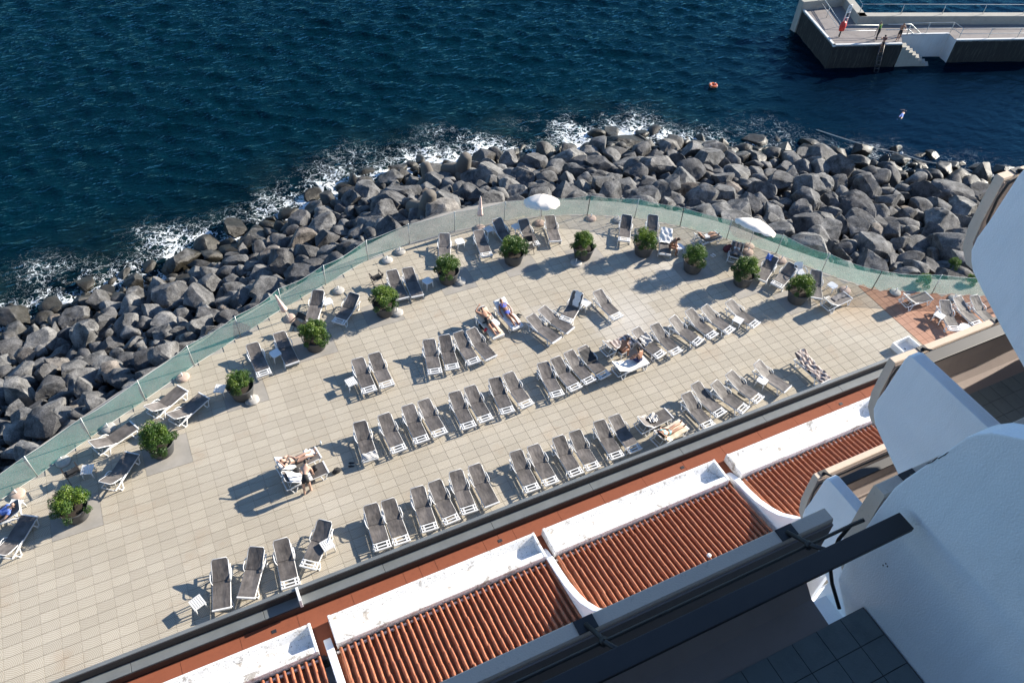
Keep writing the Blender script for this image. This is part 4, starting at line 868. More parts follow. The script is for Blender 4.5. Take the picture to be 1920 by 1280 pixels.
# ---- white side tables
def table_parts(slats=True):
    top = MB()
    if slats:
        for k in range(6): top.box((-.19+.076*k, 0, .43), (.058, .44, .02))
        top.box((0, -.215, .425), (.45, .03, .03)); top.box((0, .215, .425), (.45, .03, .03))
    else: top.prism([(.23*math.copysign(abs(math.cos(t))**.45, math.cos(t)), .23*math.copysign(abs(math.sin(t))**.45, math.sin(t))) for t in [i*2*math.pi/24 for i in range(24)]], .41, .44)
    parts = [('table_top', top.mesh('table_top', 'white_resin'))]
    for sx in (-1, 1):
        for sy in (-1, 1): parts.append(('leg', MB().tube([(sx*.17, sy*.17, .42), (sx*.20, sy*.20, 0)], [.028, .02], 6).mesh('leg', 'white_resin')))
    return parts
TP = [table_parts(True), table_parts(False)]
for px, py, rz, sl, where in [
    (375, 1139, .35, 1, 'beside the leftmost lounger of the parapet row'), (616, 1031, .2, 1, 'by the fourth lounger of the parapet row'), (1425, 724, .4, 0, 'between two loungers near the right end of the parapet row'),
    (1380, 611, .5, 1, 'at the foot of the last lounger in the second row'), (660, 727, .15, 1, 'beside the dark shadowed pair in the third row'), (1096, 579, .4, 1, 'between the raised towel lounger and its right neighbour'),
    (519, 674, .3, 0, 'between two loungers beside the fourth planter'), (416, 740, -.5, 1, 'in the shade of the third planter'), (616, 577, .1, 0, 'between two loungers behind the fourth planter'), (802, 538, .3, 0, 'in shade left of the sixth planter'),
    (862, 464, .0, 0, 'behind the sixth planter'), (916, 441, .2, 1, 'in shade near the closed parasol'), (967, 436, .2, 0, 'behind the seventh planter'), (1271, 474, .1, 0, 'in front of the seated bather'),
    (1556, 546, .2, 0, 'on the brown boards near the fence'), (1755, 602, .3, 1, 'on the red tiles beside three loungers'), (1868, 577, .2, 0, 'at the far right on the red tiles'), (36, 957, -.5, 1, 'at the lower left fence corner'), (170, 891, -.3, 1, 'behind the first planter'),
    (1163, 668, .3, 0, 'laden with drinks between the seated couple'), (926, 617, .3, 0, 'under a dark bag beside the sunbathing man')]:
    t = thing('side_table', f"small white plastic side table {where}", 'side table', at(px, py), rz, 'white side tables'); kids(t, TP[0 if sl else 1])

# ---- potted shrubs
def shrub_mesh(seed):
    g = np.random.default_rng(seed); V = []; F = []; LV = []
    cl = [(np.array([0, 0, .42]), .58, .35)]
    for k in range(30):
        a = g.uniform(0, 6.28); r = .52*g.random()**.6; zz = .32+.42*math.sqrt(max(0, 1-(r/.66)**2))+g.uniform(-.22, .12); cl.append((np.array([r*math.cos(a), r*math.sin(a), zz]), g.uniform(.15, .27), g.random()))
    for k in range(7):
        a = g.uniform(0, 6.28); cl.append((np.array([.62*math.cos(a), .62*math.sin(a), g.uniform(.02, .3)]), g.uniform(.14, .22), g.random()*.6))
    for c, rad, tone in cl[1:]:
        for _ in range(int(900*rad)):
            d = g.normal(size=3); d /= np.linalg.norm(d); p = c+d*rad*(.55+.5*g.random())
            if p[2] < -.08: continue
            n = d+g.normal(size=3)*.55; n /= np.linalg.norm(n); t = np.cross(n, g.normal(size=3)); t /= np.linalg.norm(t)+1e-9; b = np.cross(n, t)
            l, wd = g.uniform(.035, .062), g.uniform(.012, .02); o = len(V)
            V += [p-t*l, p+b*wd+n*.006, p+t*l, p-b*wd+n*.006]; F.append((o, o+1, o+2, o+3)); LV += [float(np.clip(tone*.6+.28*g.random()+.42*(p[2]-.40), 0, 1))]*4  # paler upwards: yellow-green new shoots, plus sunlight put into the leaf colour
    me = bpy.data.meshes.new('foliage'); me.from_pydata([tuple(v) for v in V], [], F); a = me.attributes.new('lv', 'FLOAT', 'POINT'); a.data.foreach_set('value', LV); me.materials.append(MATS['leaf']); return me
SM = [shrub_mesh(s_) for s_ in (1, 2, 3, 4)]
potm = MB().lathe([(.40, 0), (.43, .03), (.56, .62), (.585, .66), (.585, .70), (.55, .705), (.53, .64), (.50, .60)], 36).mesh('pot', 'pot_grey')
soilm = MB().lathe([(.505, .60), (.3, .63), (.001, .64)], 24).mesh('soil', 'soil')
stemm = MB()
for k in range(6): a = k*1.05; stemm.tube([(.06*math.cos(a), .06*math.sin(a), .6), (.16*math.cos(a), .16*math.sin(a), .85), (.34*math.cos(a+.3), .34*math.sin(a+.3), 1.12)], [.022, .016, .008], 5)
stemm = stemm.mesh('stems', 'black_wood')
for i, p in enumerate(PLANT):
    t = thing('potted_shrub', f"round green shrub in a big dark grey tub, {ordl(i)} of the planters", 'planter', p, random.uniform(0, 6), 'potted shrubs along the terrace')
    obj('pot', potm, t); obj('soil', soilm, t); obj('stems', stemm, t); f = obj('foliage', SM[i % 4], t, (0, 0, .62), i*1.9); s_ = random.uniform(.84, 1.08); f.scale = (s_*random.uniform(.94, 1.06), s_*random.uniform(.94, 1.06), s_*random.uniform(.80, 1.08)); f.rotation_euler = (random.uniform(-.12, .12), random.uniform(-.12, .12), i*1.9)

# ---- parasol bases, parasols
def base_mb(kind):
    if kind == 'oct': return MB().lathe([(.001, 0), (.30, 0), (.33, .02), (.32, .09), (.10, .13), (.001, .13)], 8)
    return MB().lathe([(.001, 0), (.26, 0), (.30, .03), (.29, .07), (.21, .115), (.06, .135), (.001, .135)], 22)
BASE = {}
for k, mt in (('round', 'base_concrete'), ('oct', 'base_concrete'), ('pink', 'base_pink')): BASE[k] = base_mb(k).mesh('weight', mt)
tubm = MB().tube([(0, 0, .10), (0, 0, .34)], .028, 8).mesh('socket', 'white_resin')
for px, py, k, where in [(33, 927, 'pink', 'at the far left below the fence'), (119, 866, 'round', 'in shade near the second planter fence'), (204, 803, 'round', 'by the fence left of the second planter'), (343, 708, 'pink', 'near the fence beyond a lounger pair'), (473, 751, 'oct', 'beside the third planter'),
    (635, 546, 'round', 'by the fence left of the fifth planter'), (745, 587, 'round', 'beside the fifth planter'), (726, 489, 'round', 'by the fence, darker of two'), (750, 473, 'round', 'by the fence, further of two'), (862, 529, 'oct', 'beside the sixth planter'), (1080, 494, 'oct', 'in front of the eighth planter'),
    (1108, 410, 'pink', 'under the fence at the curve'), (1158, 414, 'round', 'beside two loungers at the curve'), (1464, 489, 'pink', 'near the fence by striped loungers'), (1584, 545, 'pink', 'behind the towelled lounger'), (1678, 549, 'round', 'alone on the dark boards by the fence'), (1402, 473, 'pink', 'next to the bag laden lounger'), (1788, 561, 'round', 'behind loungers on the red tiles')]:
    t = thing('parasol_base', f"{'pinkish' if k == 'pink' else 'white'} {'octagonal' if k == 'oct' else 'round'} parasol base without parasol {where}", 'parasol base', at(px, py), random.uniform(0, 3), 'empty parasol bases'); obj('weight', BASE[k], t); obj('socket', tubm, t)
def parasol_closed(px, py, label, h=2.15, lean=(0, 0)):
    t = thing('closed_parasol', label, 'parasol', at(px, py)); t.rotation_euler = (lean[0], lean[1], 0)
    obj('base', BASE['pink'], t); MB().tube([(0, 0, .05), (0, 0, h)], .022, 8).build('pole', 'white_resin', t)
    MB().lathe([(.02, h-.02), (.05, h-.12), (.09, h-.6), (.15, h-1.1), (.17, h-1.22), (.10, h-1.2), (.03, h-1.0)], 16, rad=lambda a, i: 1+.28*math.sin(8*a)*(i > 1)).build('folded_canopy', 'canvas_pink', t)
    MB().tube([(.118*math.cos(k*.7), .118*math.sin(k*.7), h-.75) for k in range(9)], .012, 5, closed=True).build('strap', 'canvas', t)
parasol_closed(899.5, 428, 'closed pale pink parasol standing by the curved fence', 2.15)
parasol_closed(543, 598, 'closed leaning pinkish parasol at the fence behind the fourth planter', 2.0, (.10, -.22))
def parasol_open(loc, label, rad=1.15, h=1.85, tilt=(0, 0, 0)):
    t = thing('open_parasol', label, 'parasol', loc); obj('base', BASE['pink'], t)
    MB().tube([(0, 0, .05), (0, 0, h)], .022, 8).build('pole', 'white_resin', t)
    cp = bpy.data.objects.new('canopy', None); q = MB(); n = 8; rings = [(0.02, .42), (.35, .33), (.7, .20), (1.0, .02)]; vs = []
    for r_, z in rings:
        for k in range(n*4):
            a = 2*math.pi*k/(n*4); sc = 1-.045*(1-abs(math.cos(a*n/2)))*r_; vs.append((r_*rad*sc*math.cos(a), r_*rad*sc*math.sin(a), z-.05*(1-abs(math.cos(a*n/2)))*r_))
    m_ = n*4; fs = [(i*m_+k, i*m_+(k+1) % m_, (i+1)*m_+(k+1) % m_, (i+1)*m_+k) for i in range(3) for k in range(m_)]
    o_ = len(vs); vs += [(vs[3*m_+k][0]*1.0, vs[3*m_+k][1]*1.0, vs[3*m_+k][2]-.14-.03*math.sin(k*2)) for k in range(m_)]; fs += [(3*m_+k, 3*m_+(k+1) % m_, o_+(k+1) % m_, o_+k) for k in range(m_)]
    q.add(vs, fs, True); c = q.build('canopy', 'canvas', t, (0, 0, h-.36)); c.rotation_euler = tilt
    for k in range(n):
        a = 2*math.pi*k/n; MB().tube([(.02*math.cos(a), .02*math.sin(a), .38), (rad*.98*math.cos(a), rad*.98*math.sin(a), .0)], .009, 5).build('rib', 'white_resin', c)
    return t
parasol_open(at(1012, 419), 'open cream parasol shading loungers at the curved fence', 1.0, 1.85, (R(-17), R(6), 0))
parasol_open(at(1404, 462), 'open white parasol tilted outward over the netting fence', 1.15, 1.75, (R(-14), R(26), 0))

# ---- black folding chairs, plastic armchair
def folding_chair(px, py, rz, label, steep=0):
    t = thing('folding_chair', label, 'chair', at(px, py), rz, 'black folding chairs')
    for sx in (-1, 1):
        MB().tube([(sx*.25, .22, 0), (sx*.25, -.2, .45), (sx*.25, -.26, .85)], .014, 6).build('leg', 'black_wood', t); MB().tube([(sx*.25, -.22, 0), (sx*.25, .22, .45), (sx*.25, .22, .62)], .014, 6).build('leg', 'black_wood', t)
        MB().box((sx*.26, 0, .63), (.05, .50, .025)).build('armrest', 'black_wood', t)
    MB().sheet([[(-.25, y, .45-.03*math.sin((y+.2)*7)), (0, y, .41), (.25, y, .45)] for y in (-.2, -.1, 0, .1, .2)]).build('seat', 'black_cloth', t)
    MB().sheet([[(-.25, -.21-.05*k, .58+.09*k), (0, -.24-.05*k, .58+.09*k), (.25, -.21-.05*k, .58+.09*k)] for k in range(4)]).build('backrest', 'black_cloth', t)
folding_chair(142, 897, .3, 'black folding chair behind the first planter'); folding_chair(562, 620, 2.2, 'black folding chair left of the fourth planter'); folding_chair(707, 532, .2, 'black folding chair behind the fifth planter'); folding_chair(991, 474, 3.0, 'black folding chair right of the seventh planter')
ac = thing('plastic_armchair', 'white plastic armchair between striped loungers by the fence', 'chair', at(1495, 521), -.3)
MB().box((0, 0, .42), (.48, .46, .03)).build('seat', 'white_resin', ac)
MB().sheet([[(-.24, .22+.06*k, .43+.11*k), (-.08, .25+.06*k, .43+.11*k), (.08, .25+.06*k, .43+.11*k), (.24, .22+.06*k, .43+.11*k)] for k in range(4)]).build('backrest', 'white_resin', ac)
for sx in (-1, 1):
    MB().tube([(sx*.26, .25, .55), (sx*.27, .1, .65), (sx*.27, -.22, .64), (sx*.26, -.24, .42)], .022, 6).build('armrest', 'white_resin', ac)
    for sy in (-1, 1): MB().tube([(sx*.22, sy*.2, .42), (sx*.25, sy*.24, 0)], .022, 6).build('leg', 'white_resin', ac)
rt = thing('bar_table', 'tall round white bar table among loungers on the red tiles', 'table', at(1793, 642), 0)
MB().lathe([(.001, 1.02), (.30, 1.02), (.32, 1.035), (.32, 1.05), (.30, 1.06), (.28, 1.05), (.001, 1.05)], 26).build('table_top', 'white_resin', rt); MB().tube([(0, 0, .03), (0, 0, 1.03)], .03, 8).build('pole', 'dark_metal', rt); MB().lathe([(.001, 0), (.24, 0), (.24, .02), (.04, .05), (.001, .05)], 18).build('foot', 'dark_metal', rt)
sk_ = thing('foot_basin', 'white tiled foot basin beside the beige balcony ledge', 'basin', at(1696, 655), .05)
MB().span((-.5, -.36, 0), (.5, .36, .05)).build('floor_pan', 'white_resin', sk_)
for a, b in (((-.5, -.42, 0), (.5, -.36, .34)), ((-.5, .36, 0), (.5, .42, .34)), ((-.56, -.42, 0), (-.5, .42, .34)), ((.5, -.42, 0), (.56, .42, .34))): MB().span(a, b).build('rim', 'white_resin', sk_)
MB().lathe([(.05, .052), (.001, .054)], 10).build('drain', 'dark_metal', sk_)

# ================================================================== PEOPLE
REG = {'pelvis': .135, 'belly': .112, 'chest': .130, 'neck': .056, 'head': .098, 'crown': .078, 'nose': .018,
       'sh': .062, 'el': .043, 'wr': .029, 'pa': .036, 'hip': .092, 'kn': .060, 'an': .039, 'to': .030, 'fi': .009}
def person(label, loc, rz, J, skin='skin_tan', wear=(), hair='hair_dark', hairlen=0.0, tilt=None, sc=1.0, face=Vector((0, 0, 1))):
    """J: joint name -> local position. One skinned body surface; clothes and hair are shells over it."""
    names = []; pos = []; rad = []; edges = []; etag = []
    def v(n, p, r): names.append(n); pos.append(Vector(p)*sc); rad.append(r*sc); return len(names)-1
    def e(a, b, t): edges.append((a, b)); etag.append(t)
    pe = v('pelvis', J['pelvis'], REG['pelvis']); be = v('belly', J['belly'], REG['belly']); ch = v('chest', J['chest'], REG['chest']); ne = v('neck', J['neck'], REG['neck']); he = v('head', J['head'], REG['head']); cr = v('crown', J['crown'], REG['crown'])
    e(pe, be, 'hips'); e(be, ch, 'torso'); e(ch, ne, 'neck'); e(ne, he, 'head'); e(he, cr, 'head')
    hd = Vector(J['head']); ax = (Vector(J['crown'])-hd).normalized(); fdir = (face-ax*face.dot(ax)).normalized()
    no = v('nose', hd+fdir*.112-ax*.01, REG['nose']); e(he, no, 'face')
    for sd_ in ('l', 'r'):
        s_ = v('sh', J['sh'+sd_], REG['sh']); l = v('el', J['el'+sd_], REG['el']); w_ = v('wr', J['wr'+sd_], REG['wr']); e(ch, s_, 'torso'); e(s_, l, 'uparm'); e(l, w_, 'forearm')
        d = (Vector(J['wr'+sd_])-Vector(J['el'+sd_])).normalized(); side = d.cross(Vector((0, 0, 1))); side = side.normalized() if side.length > .1 else Vector((1, 0, 0)); dn = d.cross(side)
        pp = Vector(J['wr'+sd_])+d*.075; pa = v('pa', pp, REG['pa']); e(w_, pa, 'hand')
        for k, (o_, L_) in enumerate(((-.030, .070), (-.010, .084), (.011, .079), (.031, .062))):
            k1 = v('fi', pp+d*.055+side*o_, .010); k2 = v('fi', pp+d*(.055+L_*.5)+side*o_*1.15+dn*.008, .009); k3 = v('fi', pp+d*(.055+L_*.9)+side*o_*1.2+dn*.028, .0075); e(pa, k1, 'hand'); e(k1, k2, 'hand'); e(k2, k3, 'hand')
        sg = 1 if sd_ == 'l' else -1; t1 = v('fi', pp+side*.046*sg+d*.012, .011); t2 = v('fi', pp+side*.066*sg+d*.045, .009); e(pa, t1, 'hand'); e(t1, t2, 'hand')
        h = v('hip', J['hip'+sd_], REG['hip']); k = v('kn', J['kn'+sd_], REG['kn']); a = v('an', J['an'+sd_], REG['an']); t = v('to', J['to'+sd_], REG['to']); e(pe, h, 'hips'); e(h, k, 'thigh'); e(k, a, 'shin'); e(a, t, 'foot')
    me = bpy.data.meshes.new('skeleton'); me.from_pydata(pos, edges, []); o = bpy.data.objects.new('skeleton', me); COL.objects.link(o)
    md = o.modifiers.new('skin', 'SKIN'); md.use_smooth_shade = True; md.branch_smoothing = .6
    for i, sv in enumerate(me.skin_vertices[0].data): sv.radius = (rad[i], rad[i]); sv.use_root = (i == 0)
    o.modifiers.new('sub', 'SUBSURF').levels = 2; o.modifiers['sub'].render_levels = 2
    dg = bpy.context.evaluated_depsgraph_get(); bme = bpy.data.meshes.new_from_object(o.evaluated_get(dg)); bpy.data.objects.remove(o); bpy.data.meshes.remove(me)
    bme.name = 'body'; bme.materials.clear(); bme.materials.append(MATS[skin]); bme.polygons.foreach_set('use_smooth', [True]*len(bme.polygons))
    root = thing('person', label, 'person', loc, rz)
    if tilt: root.rotation_euler = tilt
    obj('body', bme, root)
    C = np.array([p.center[:] for p in bme.polygons]); best = np.full(len(C), 1e9); bt = np.zeros(len(C), int); bp = np.zeros(len(C))
    for i, (a, b) in enumerate(edges):
        A, B = np.array(pos[a]), np.array(pos[b]); ab = B-A; t = np.clip(((C-A) @ ab)/(ab @ ab), 0, 1); d = np.linalg.norm(C-(A+t[:, None]*ab), axis=1)-(rad[a]+(rad[b]-rad[a])*t); m_ = d < best; best[m_] = d[m_]; bt[m_] = i; bp[m_] = t[m_]
    tags = np.array(etag)[bt]; Nv = {}
    def shell(name, sel, off, mt):
        idx = [i for i in range(len(C)) if sel[i]]
        if not idx: return
        mb = MB(); mp_ = {}
        for i in idx:
            f = []
            for q in bme.polygons[i].vertices:
                if q not in mp_: mp_[q] = len(mb.v); vv = bme.vertices[q]; mb.v.append(tuple(vv.co+vv.normal*off))
                f.append(mp_[q])
            mb.f.append(tuple(f)); mb.sm.append(True)
        m2 = bpy.data.meshes.new(name); m2.from_pydata(mb.v, [], mb.f); m2.polygons.foreach_set('use_smooth', [True]*len(mb.f)); m2.materials.append(MATS[mt]); obj(name, m2, root)
    for (nm, regs, mt) in wear:
        sel = np.zeros(len(C), bool)
        for rg, t0, t1 in regs: sel |= (tags == rg) & (bp >= t0) & (bp <= t1)
        shell(nm, sel, .010, mt)
    hrel = C-np.array(hd*sc); up_ = hrel @ np.array(ax); fw = hrel @ np.array(fdir)
    shell('hair', ((tags == 'head') & (np.linalg.norm(hrel, axis=1) < .2*sc) & ((up_ > .055*sc) | (fw < .01*sc)) & (up_ > -.08*sc)), .016, hair)
    for s_ in (-1, 1):
        sv = ax.cross(fdir)*s_; p_ = (hd+ax*.02+fdir*.088+sv*.032)*sc; MB().lathe([(.001, -.010), (.008, -.006), (.011, 0), (.008, .006), (.001, .010)], 8, c=p_).build('eye', 'eye', root)
        p_ = (hd-ax*.005+sv*.096)*sc; MB().lathe([(.001, -.028), (.012, -.018), (.016, 0), (.012, .018), (.001, .028)], 8, c=p_).build('ear', skin, root)
    return root
def lying(th, knees=(0, 0), arms=('side', 'side'), spread=.10):
    c, s = math.cos(th), math.sin(th)
    def b(x, l, off): return (x, HINGE+l*c-off*s, SEAT+.035+l*s+off*c)
    J = {'pelvis': (0, .02, SEAT+.145), 'belly': b(0, .16, .13), 'chest': b(0, .38, .135), 'neck': b(0, .555, .12), 'head': b(0, .68, .125), 'crown': b(0, .77, .125)}
    for i, (k, sg) in enumerate((('l', -1), ('r', 1))):
        kz = knees[i]; J['sh'+k] = b(sg*.165, .47, .11); J['hip'+k] = (sg*.085, -.03, SEAT+.135)
        J['kn'+k] = (sg*spread, -.45+.18*kz, SEAT+.12+.42*kz); J['an'+k] = (sg*spread*1.1, -.86+.38*kz, SEAT+.08); J['to'+k] = (sg*spread*1.3, -.93+.36*kz, SEAT+.20 if kz < .3 else SEAT+.07)
        if arms[i] == 'side': J['el'+k] = b(sg*.29, .20, .09); J['wr'+k] = b(sg*.27, -.04, .09)
        elif arms[i] == 'head': J['el'+k] = b(sg*.36, .66, .14); J['wr'+k] = b(sg*.15, .80, .16)
        elif arms[i] == 'belly': J['el'+k] = b(sg*.30, .22, .12); J['wr'+k] = b(sg*.09, .12, .26)
    return J
def stand(bend=0.0, arms='down', stride=.1):
    J = {'pelvis': (0, 0, .93), 'belly': (0, .03+.12*bend, 1.10-.05*bend), 'chest': (0, .03+.40*bend, 1.33-.28*bend), 'neck': (0, .03+.56*bend, 1.51-.36*bend), 'head': (0, .05+.68*bend, 1.62-.40*bend), 'crown': (0, .05+.76*bend, 1.71-.43*bend)}
    ch = Vector(J['chest'])
    for k, sg in (('l', -1), ('r', 1)):
        J['sh'+k] = (sg*.175, ch.y+.05*bend, ch.z+.10-.06*bend); J['hip'+k] = (sg*.09, 0, .90); J['kn'+k] = (sg*.11, .03+sg*stride*.4, .49); J['an'+k] = (sg*.12, sg*stride-.02, .08); J['to'+k] = (sg*.13, sg*stride+.13, .035)
        sp = Vector(J['sh'+k])
        if arms == 'down': J['el'+k] = (sp.x+sg*.05, sp.y+.02, sp.z-.29); J['wr'+k] = (sp.x+sg*.04, sp.y+.10, sp.z-.53)
        elif arms == 'fwd': J['el'+k] = (sp.x+sg*.06, sp.y+.15, sp.z-.24); J['wr'+k] = (sp.x-sg*.04, sp.y+.36, sp.z-.20)
    return J
def sit(lean=.1, turn=0, feet=.42):
    J = {'pelvis': (0, 0, .50), 'belly': (0, .03+.1*lean, .66), 'chest': (0, .02+.9*lean, .90-.2*lean), 'neck': (0, .02+1.4*lean, 1.07-.3*lean), 'head': (turn*.03, .06+1.7*lean, 1.18-.4*lean), 'crown': (turn*.04, .07+1.9*lean, 1.27-.45*lean)}
    for k, sg in (('l', -1), ('r', 1)):
        J['sh'+k] = (sg*.17, .02+1.0*lean, .99-.22*lean); J['hip'+k] = (sg*.09, .02, .47); J['kn'+k] = (sg*.14, .42, .50); J['an'+k] = (sg*.14, feet, .09); J['to'+k] = (sg*.15, feet+.14, .035)
        J['el'+k] = (sg*.25, .12+.9*lean, .74); J['wr'+k] = (sg*.12, .34, .60)
    return J
BRIEF = ('trunks', (('hips', 0, 1), ('thigh', 0, .30)), 'swim_black'); BIK_B = lambda m_: ('bikini_bottom', (('hips', 0, .55),), m_); BIK_T = lambda m_: ('bikini_top', (('torso', .55, 1),), m_)
def on(lg, **k): return dict(loc=lg.location.copy(), rz=lg.rotation_euler.z, **k)
def lay(lg, label, skin, wear, hair, knees=(0, 0), arms=('side', 'side')):
    th = lg['th']; return person(label, lg.location.copy(), lg.rotation_euler.z, lying(th, knees, arms), skin, wear, hair, face=Vector((0, -math.sin(th), math.cos(th))))
lay(third[0], 'person in black bikini lying on a white towel, arms over head', 'skin_pale', (BIK_B('swim_black'), BIK_T('swim_black')), 'hair_dark', (.25, .15), ('head', 'belly'))
person('person in black trunks bending over the towelled lounger', at(578, 924), -.35, stand(.92, 'down', .08), 'skin_pale', (BRIEF,), 'hair_dark', face=Vector((0, .5, -1)))
lay(third[8], 'person in black trunks and cap sunbathing beside a dark bag', 'skin_tan', (BRIEF, ('cap', (('head', .62, 1),), 'cloth_navy')), 'hair_brown', (.05, .12), ('head', 'belly'))
lay(third[9], 'person in blue bikini sunbathing on a white towel', 'skin_dark', (BIK_B('swim_blue'), BIK_T('swim_blue')), 'hair_brown', (.2, .1), ('side', 'side'))
lay(near[17], 'person in pale aqua bikini lying close to the grey parapet', 'skin_tan', (BIK_B('swim_aqua'), BIK_T('swim_aqua')), 'hair_brown', (.1, .15), ('head', 'belly'))
lay(outer[20], 'person in white shorts lying sideways under the fence', 'skin_tan', (('shorts', (('hips', 0, 1), ('thigh', 0, .4)), 'towel_white'), ('dark_top', (('torso', 0, 1),), 'swim_black')), 'hair_dark', (.15, .3), ('head', 'side'))
lay(outer[0], 'person with blue top lying at the left picture edge', 'skin_pale', (('top', (('torso', 0, 1), ('neck', 0, .4), ('uparm', 0, .4)), 'cloth_blue'),), 'hair_dark', (0, 0), ('side', 'side'))
lay(outer[21], 'person in pale clothes lying with raised knees beside bags', 'skin_pale', (('shirt', (('torso', 0, 1), ('uparm', 0, .6), ('hips', 0, .6)), 'cloth_grey'), ('shorts', (('thigh', 0, .4),), 'towel_white')), 'hair_dark', (1, .9), ('belly', 'side'))
def seated(px, py, rz, label, skin, wear, hair, lean=.12, turn=0): return person(label, at(px, py), rz, sit(lean, turn), skin, wear, hair, face=Vector((0, 1, 0)))
seated(1160, 672, -1.3, 'person with tanned back sitting hunched on a lounger facing a companion', 'skin_dark', (BIK_B('swim_black'),), 'hair_brown', .22, 1)
seated(1197, 689, .35, 'shirtless person in navy shorts sitting with back to camera', 'skin_tan', (('shorts', (('hips', 0, 1), ('thigh', 0, .6)), 'cloth_navy'),), 'hair_dark', .10, -1)
seated(1252, 474, -2.3, 'tanned person sitting on a white lounger by a small table', 'skin_dark', (BIK_B('swim_black'),), 'hair_brown', .2, 1)
DKp = lambda x, y: at(x, y, DK)
person('person in black wetsuit legs and green top standing on the pier', DKp(1642, 76), .2, stand(.12, 'down'), 'skin_pale', (('leggings', (('hips', 0, 1), ('thigh', 0, 1), ('shin', 0, .9)), 'swim_black'), ('top', (('torso', 0, 1),), 'cloth_green')), 'hair_dark', face=Vector((0, 1, 0)))
person('tanned person climbing down the pier ladder', l0.lerp(l1, .5)+outw*.12+Vector((0, 0, -.75)), YAW-1.0, stand(.1, 'fwd'), 'skin_tan', (BIK_B('swim_black'), BIK_T('cloth_plum')), 'hair_dark', face=Vector((0, 1, 0)))
person('shirtless person in dark shorts standing near the pier steps', DKp(1682, 77), 2.6, stand(.08, 'fwd'), 'skin_tan', (('shorts', (('hips', 0, 1), ('thigh', 0, .6)), 'swim_black'),), 'hair_dark', face=Vector((0, 1, 0)))
sw = lying(0, (0, .1), ('head', 'head'))
person('snorkelling person floating face down in the dark water', at(1690, 218, SEA-.085)-Vector((0, 0, SEAT+.12)), R(-60), sw, 'skin_tan', (('wetsuit', (('hips', 0, 1), ('thigh', 0, .6), ('shin', .8, 1), ('foot', 0, 1)), 'cloth_blue'),), 'hair_brown', face=Vector((0, 0, -1)))

# ================================================================== TOWELS, BAGS, SANDALS
def surf_pt(lg, x, l):
    """point on a lounger's cloth: l metres up from the hinge (negative = towards the foot)"""
    th = lg['th']; M_ = Matrix.Translation(lg.location) @ Matrix.Rotation(lg.rotation_euler.z, 4, 'Z')
    p = Vector((x, HINGE+l, SEAT+.03)) if l <= 0 else Vector((x, HINGE+l*math.cos(th)-.03*math.sin(th), SEAT+.03+l*math.sin(th)))
    return M_ @ p
def towel(lg, l0_, l1_, x0, x1, mt, label, amp=.03, over=0.0, seed=0, name='towel'):
    g = random.Random(seed); ph = [g.uniform(0, 6) for _ in range(6)]; rows = []
    n = 24; mcols = 12
    for i in range(n+1):
        l = l0_+(l1_-l0_)*i/n; r_ = []
        for j in range(mcols+1):
            x = x0+(x1-x0)*j/mcols + .02*math.sin(i*.7+ph[0]); p = surf_pt(lg, max(-.33, min(.33, x)), min(l, BLEN*1.0))
            h = amp*(.55+.5*math.sin(9*x+ph[1]+3*math.sin(l*6+ph[2]))*math.sin(7*l+ph[3])+.35*math.sin(23*x+ph[4]+11*l))
            p.z += .018+max(0, h)
            if abs(x) > .33: p.z -= (abs(x)-.33)*1.2
            if l > BLEN: p.z -= (l-BLEN)*.9
            if l < -1.08: p.z -= (-1.08-l)*1.0; p += (surf_pt(lg, x, -1.08)-surf_pt(lg, x, l))*.9
            r_.append(p)
        rows.append(r_)
    c = lg.location; mb = MB().sheet([[p-c for p in r_] for r_ in rows]); mb.sheet([[p-c-Vector((0, 0, .012)) for p in r_] for r_ in rows])
    o = mb.build(name, mt, None, c); tag(o, label, 'towel', 'towels on the loungers'); return o
towel(second[0], -1.25, -.72, -.36, .36, 'towel_stripe', 'grey and white striped towel hung over a lounger foot', .05, seed=1)
towel(near[16], -.45, .05, -.12, .28, 'towel_bw', 'crumpled black and white towel on a sideways lounger', .11, seed=2)
towel(near[17], -1.1, .45, -.38, .36, 'towel_cream', 'cream towel under the person in aqua bikini', .015, seed=3)
towel(near[23], -1.15, .85, -.36, .36, 'towel_brown', 'rumpled brown and cream blanket covering the last parapet lounger', .10, seed=4)
towel(second[14], -.25, .32, -.24, .30, 'towel_stripe', 'white and black towel bunched on a second row lounger', .10, seed=5)
towel(second[11], -.1, .62, -.30, .30, 'swim_black', 'black towel spread on a second row lounger', .012, seed=6)
towel(second[13], -1.1, .80, -.36, .40, 'towel_white', 'white sheet covering the lounger of the seated person in navy', .02, seed=7)
towel(second[12], -.95, .1, -.34, .32, 'towel_brown', 'striped beige towel on the hunched person\'s lounger', .03, seed=8)
towel(third[0], -.05, .95, -.40, .36, 'towel_white', 'white towel behind the head of the person in black bikini', .02, seed=9)
towel(third[0], -.95, -.55, -.12, .25, 'towel_white', 'white shirt bundle over the feet on a towelled lounger', .14, seed=19)
towel(third[1], -.42, .62, -.34, .20, 'towel_white', 'crumpled white towel on the bending person\'s lounger', .05, seed=10)
towel(third[8], -1.3, .70, -.34, .34, 'towel_cream', 'pale towel trailing off the capped person\'s lounger', .015, seed=11)
towel(third[9], -1.1, .98, -.40, .38, 'towel_white', 'white towel under the person in blue bikini', .02, seed=12)
towel(third[12], .05, 1.05, -.10, .22, 'towel_white', 'white towel hanging on the steeply raised backrest', .05, seed=13)
towel(outer[19], -.2, .80, -.34, .34, 'towel_white', 'white printed towel behind the seated tanned person', .04, seed=14)
towel(outer[22], .45, .98, -.40, -.02, 'cloth_blue', 'blue patterned towel over a lounger headrest near the fence', .05, seed=15)
towel(outer[25], -.9, -.1, -.02, .26, 'cloth_grey', 'folded grey towel on the lounger beside the last planter', .02, seed=16)
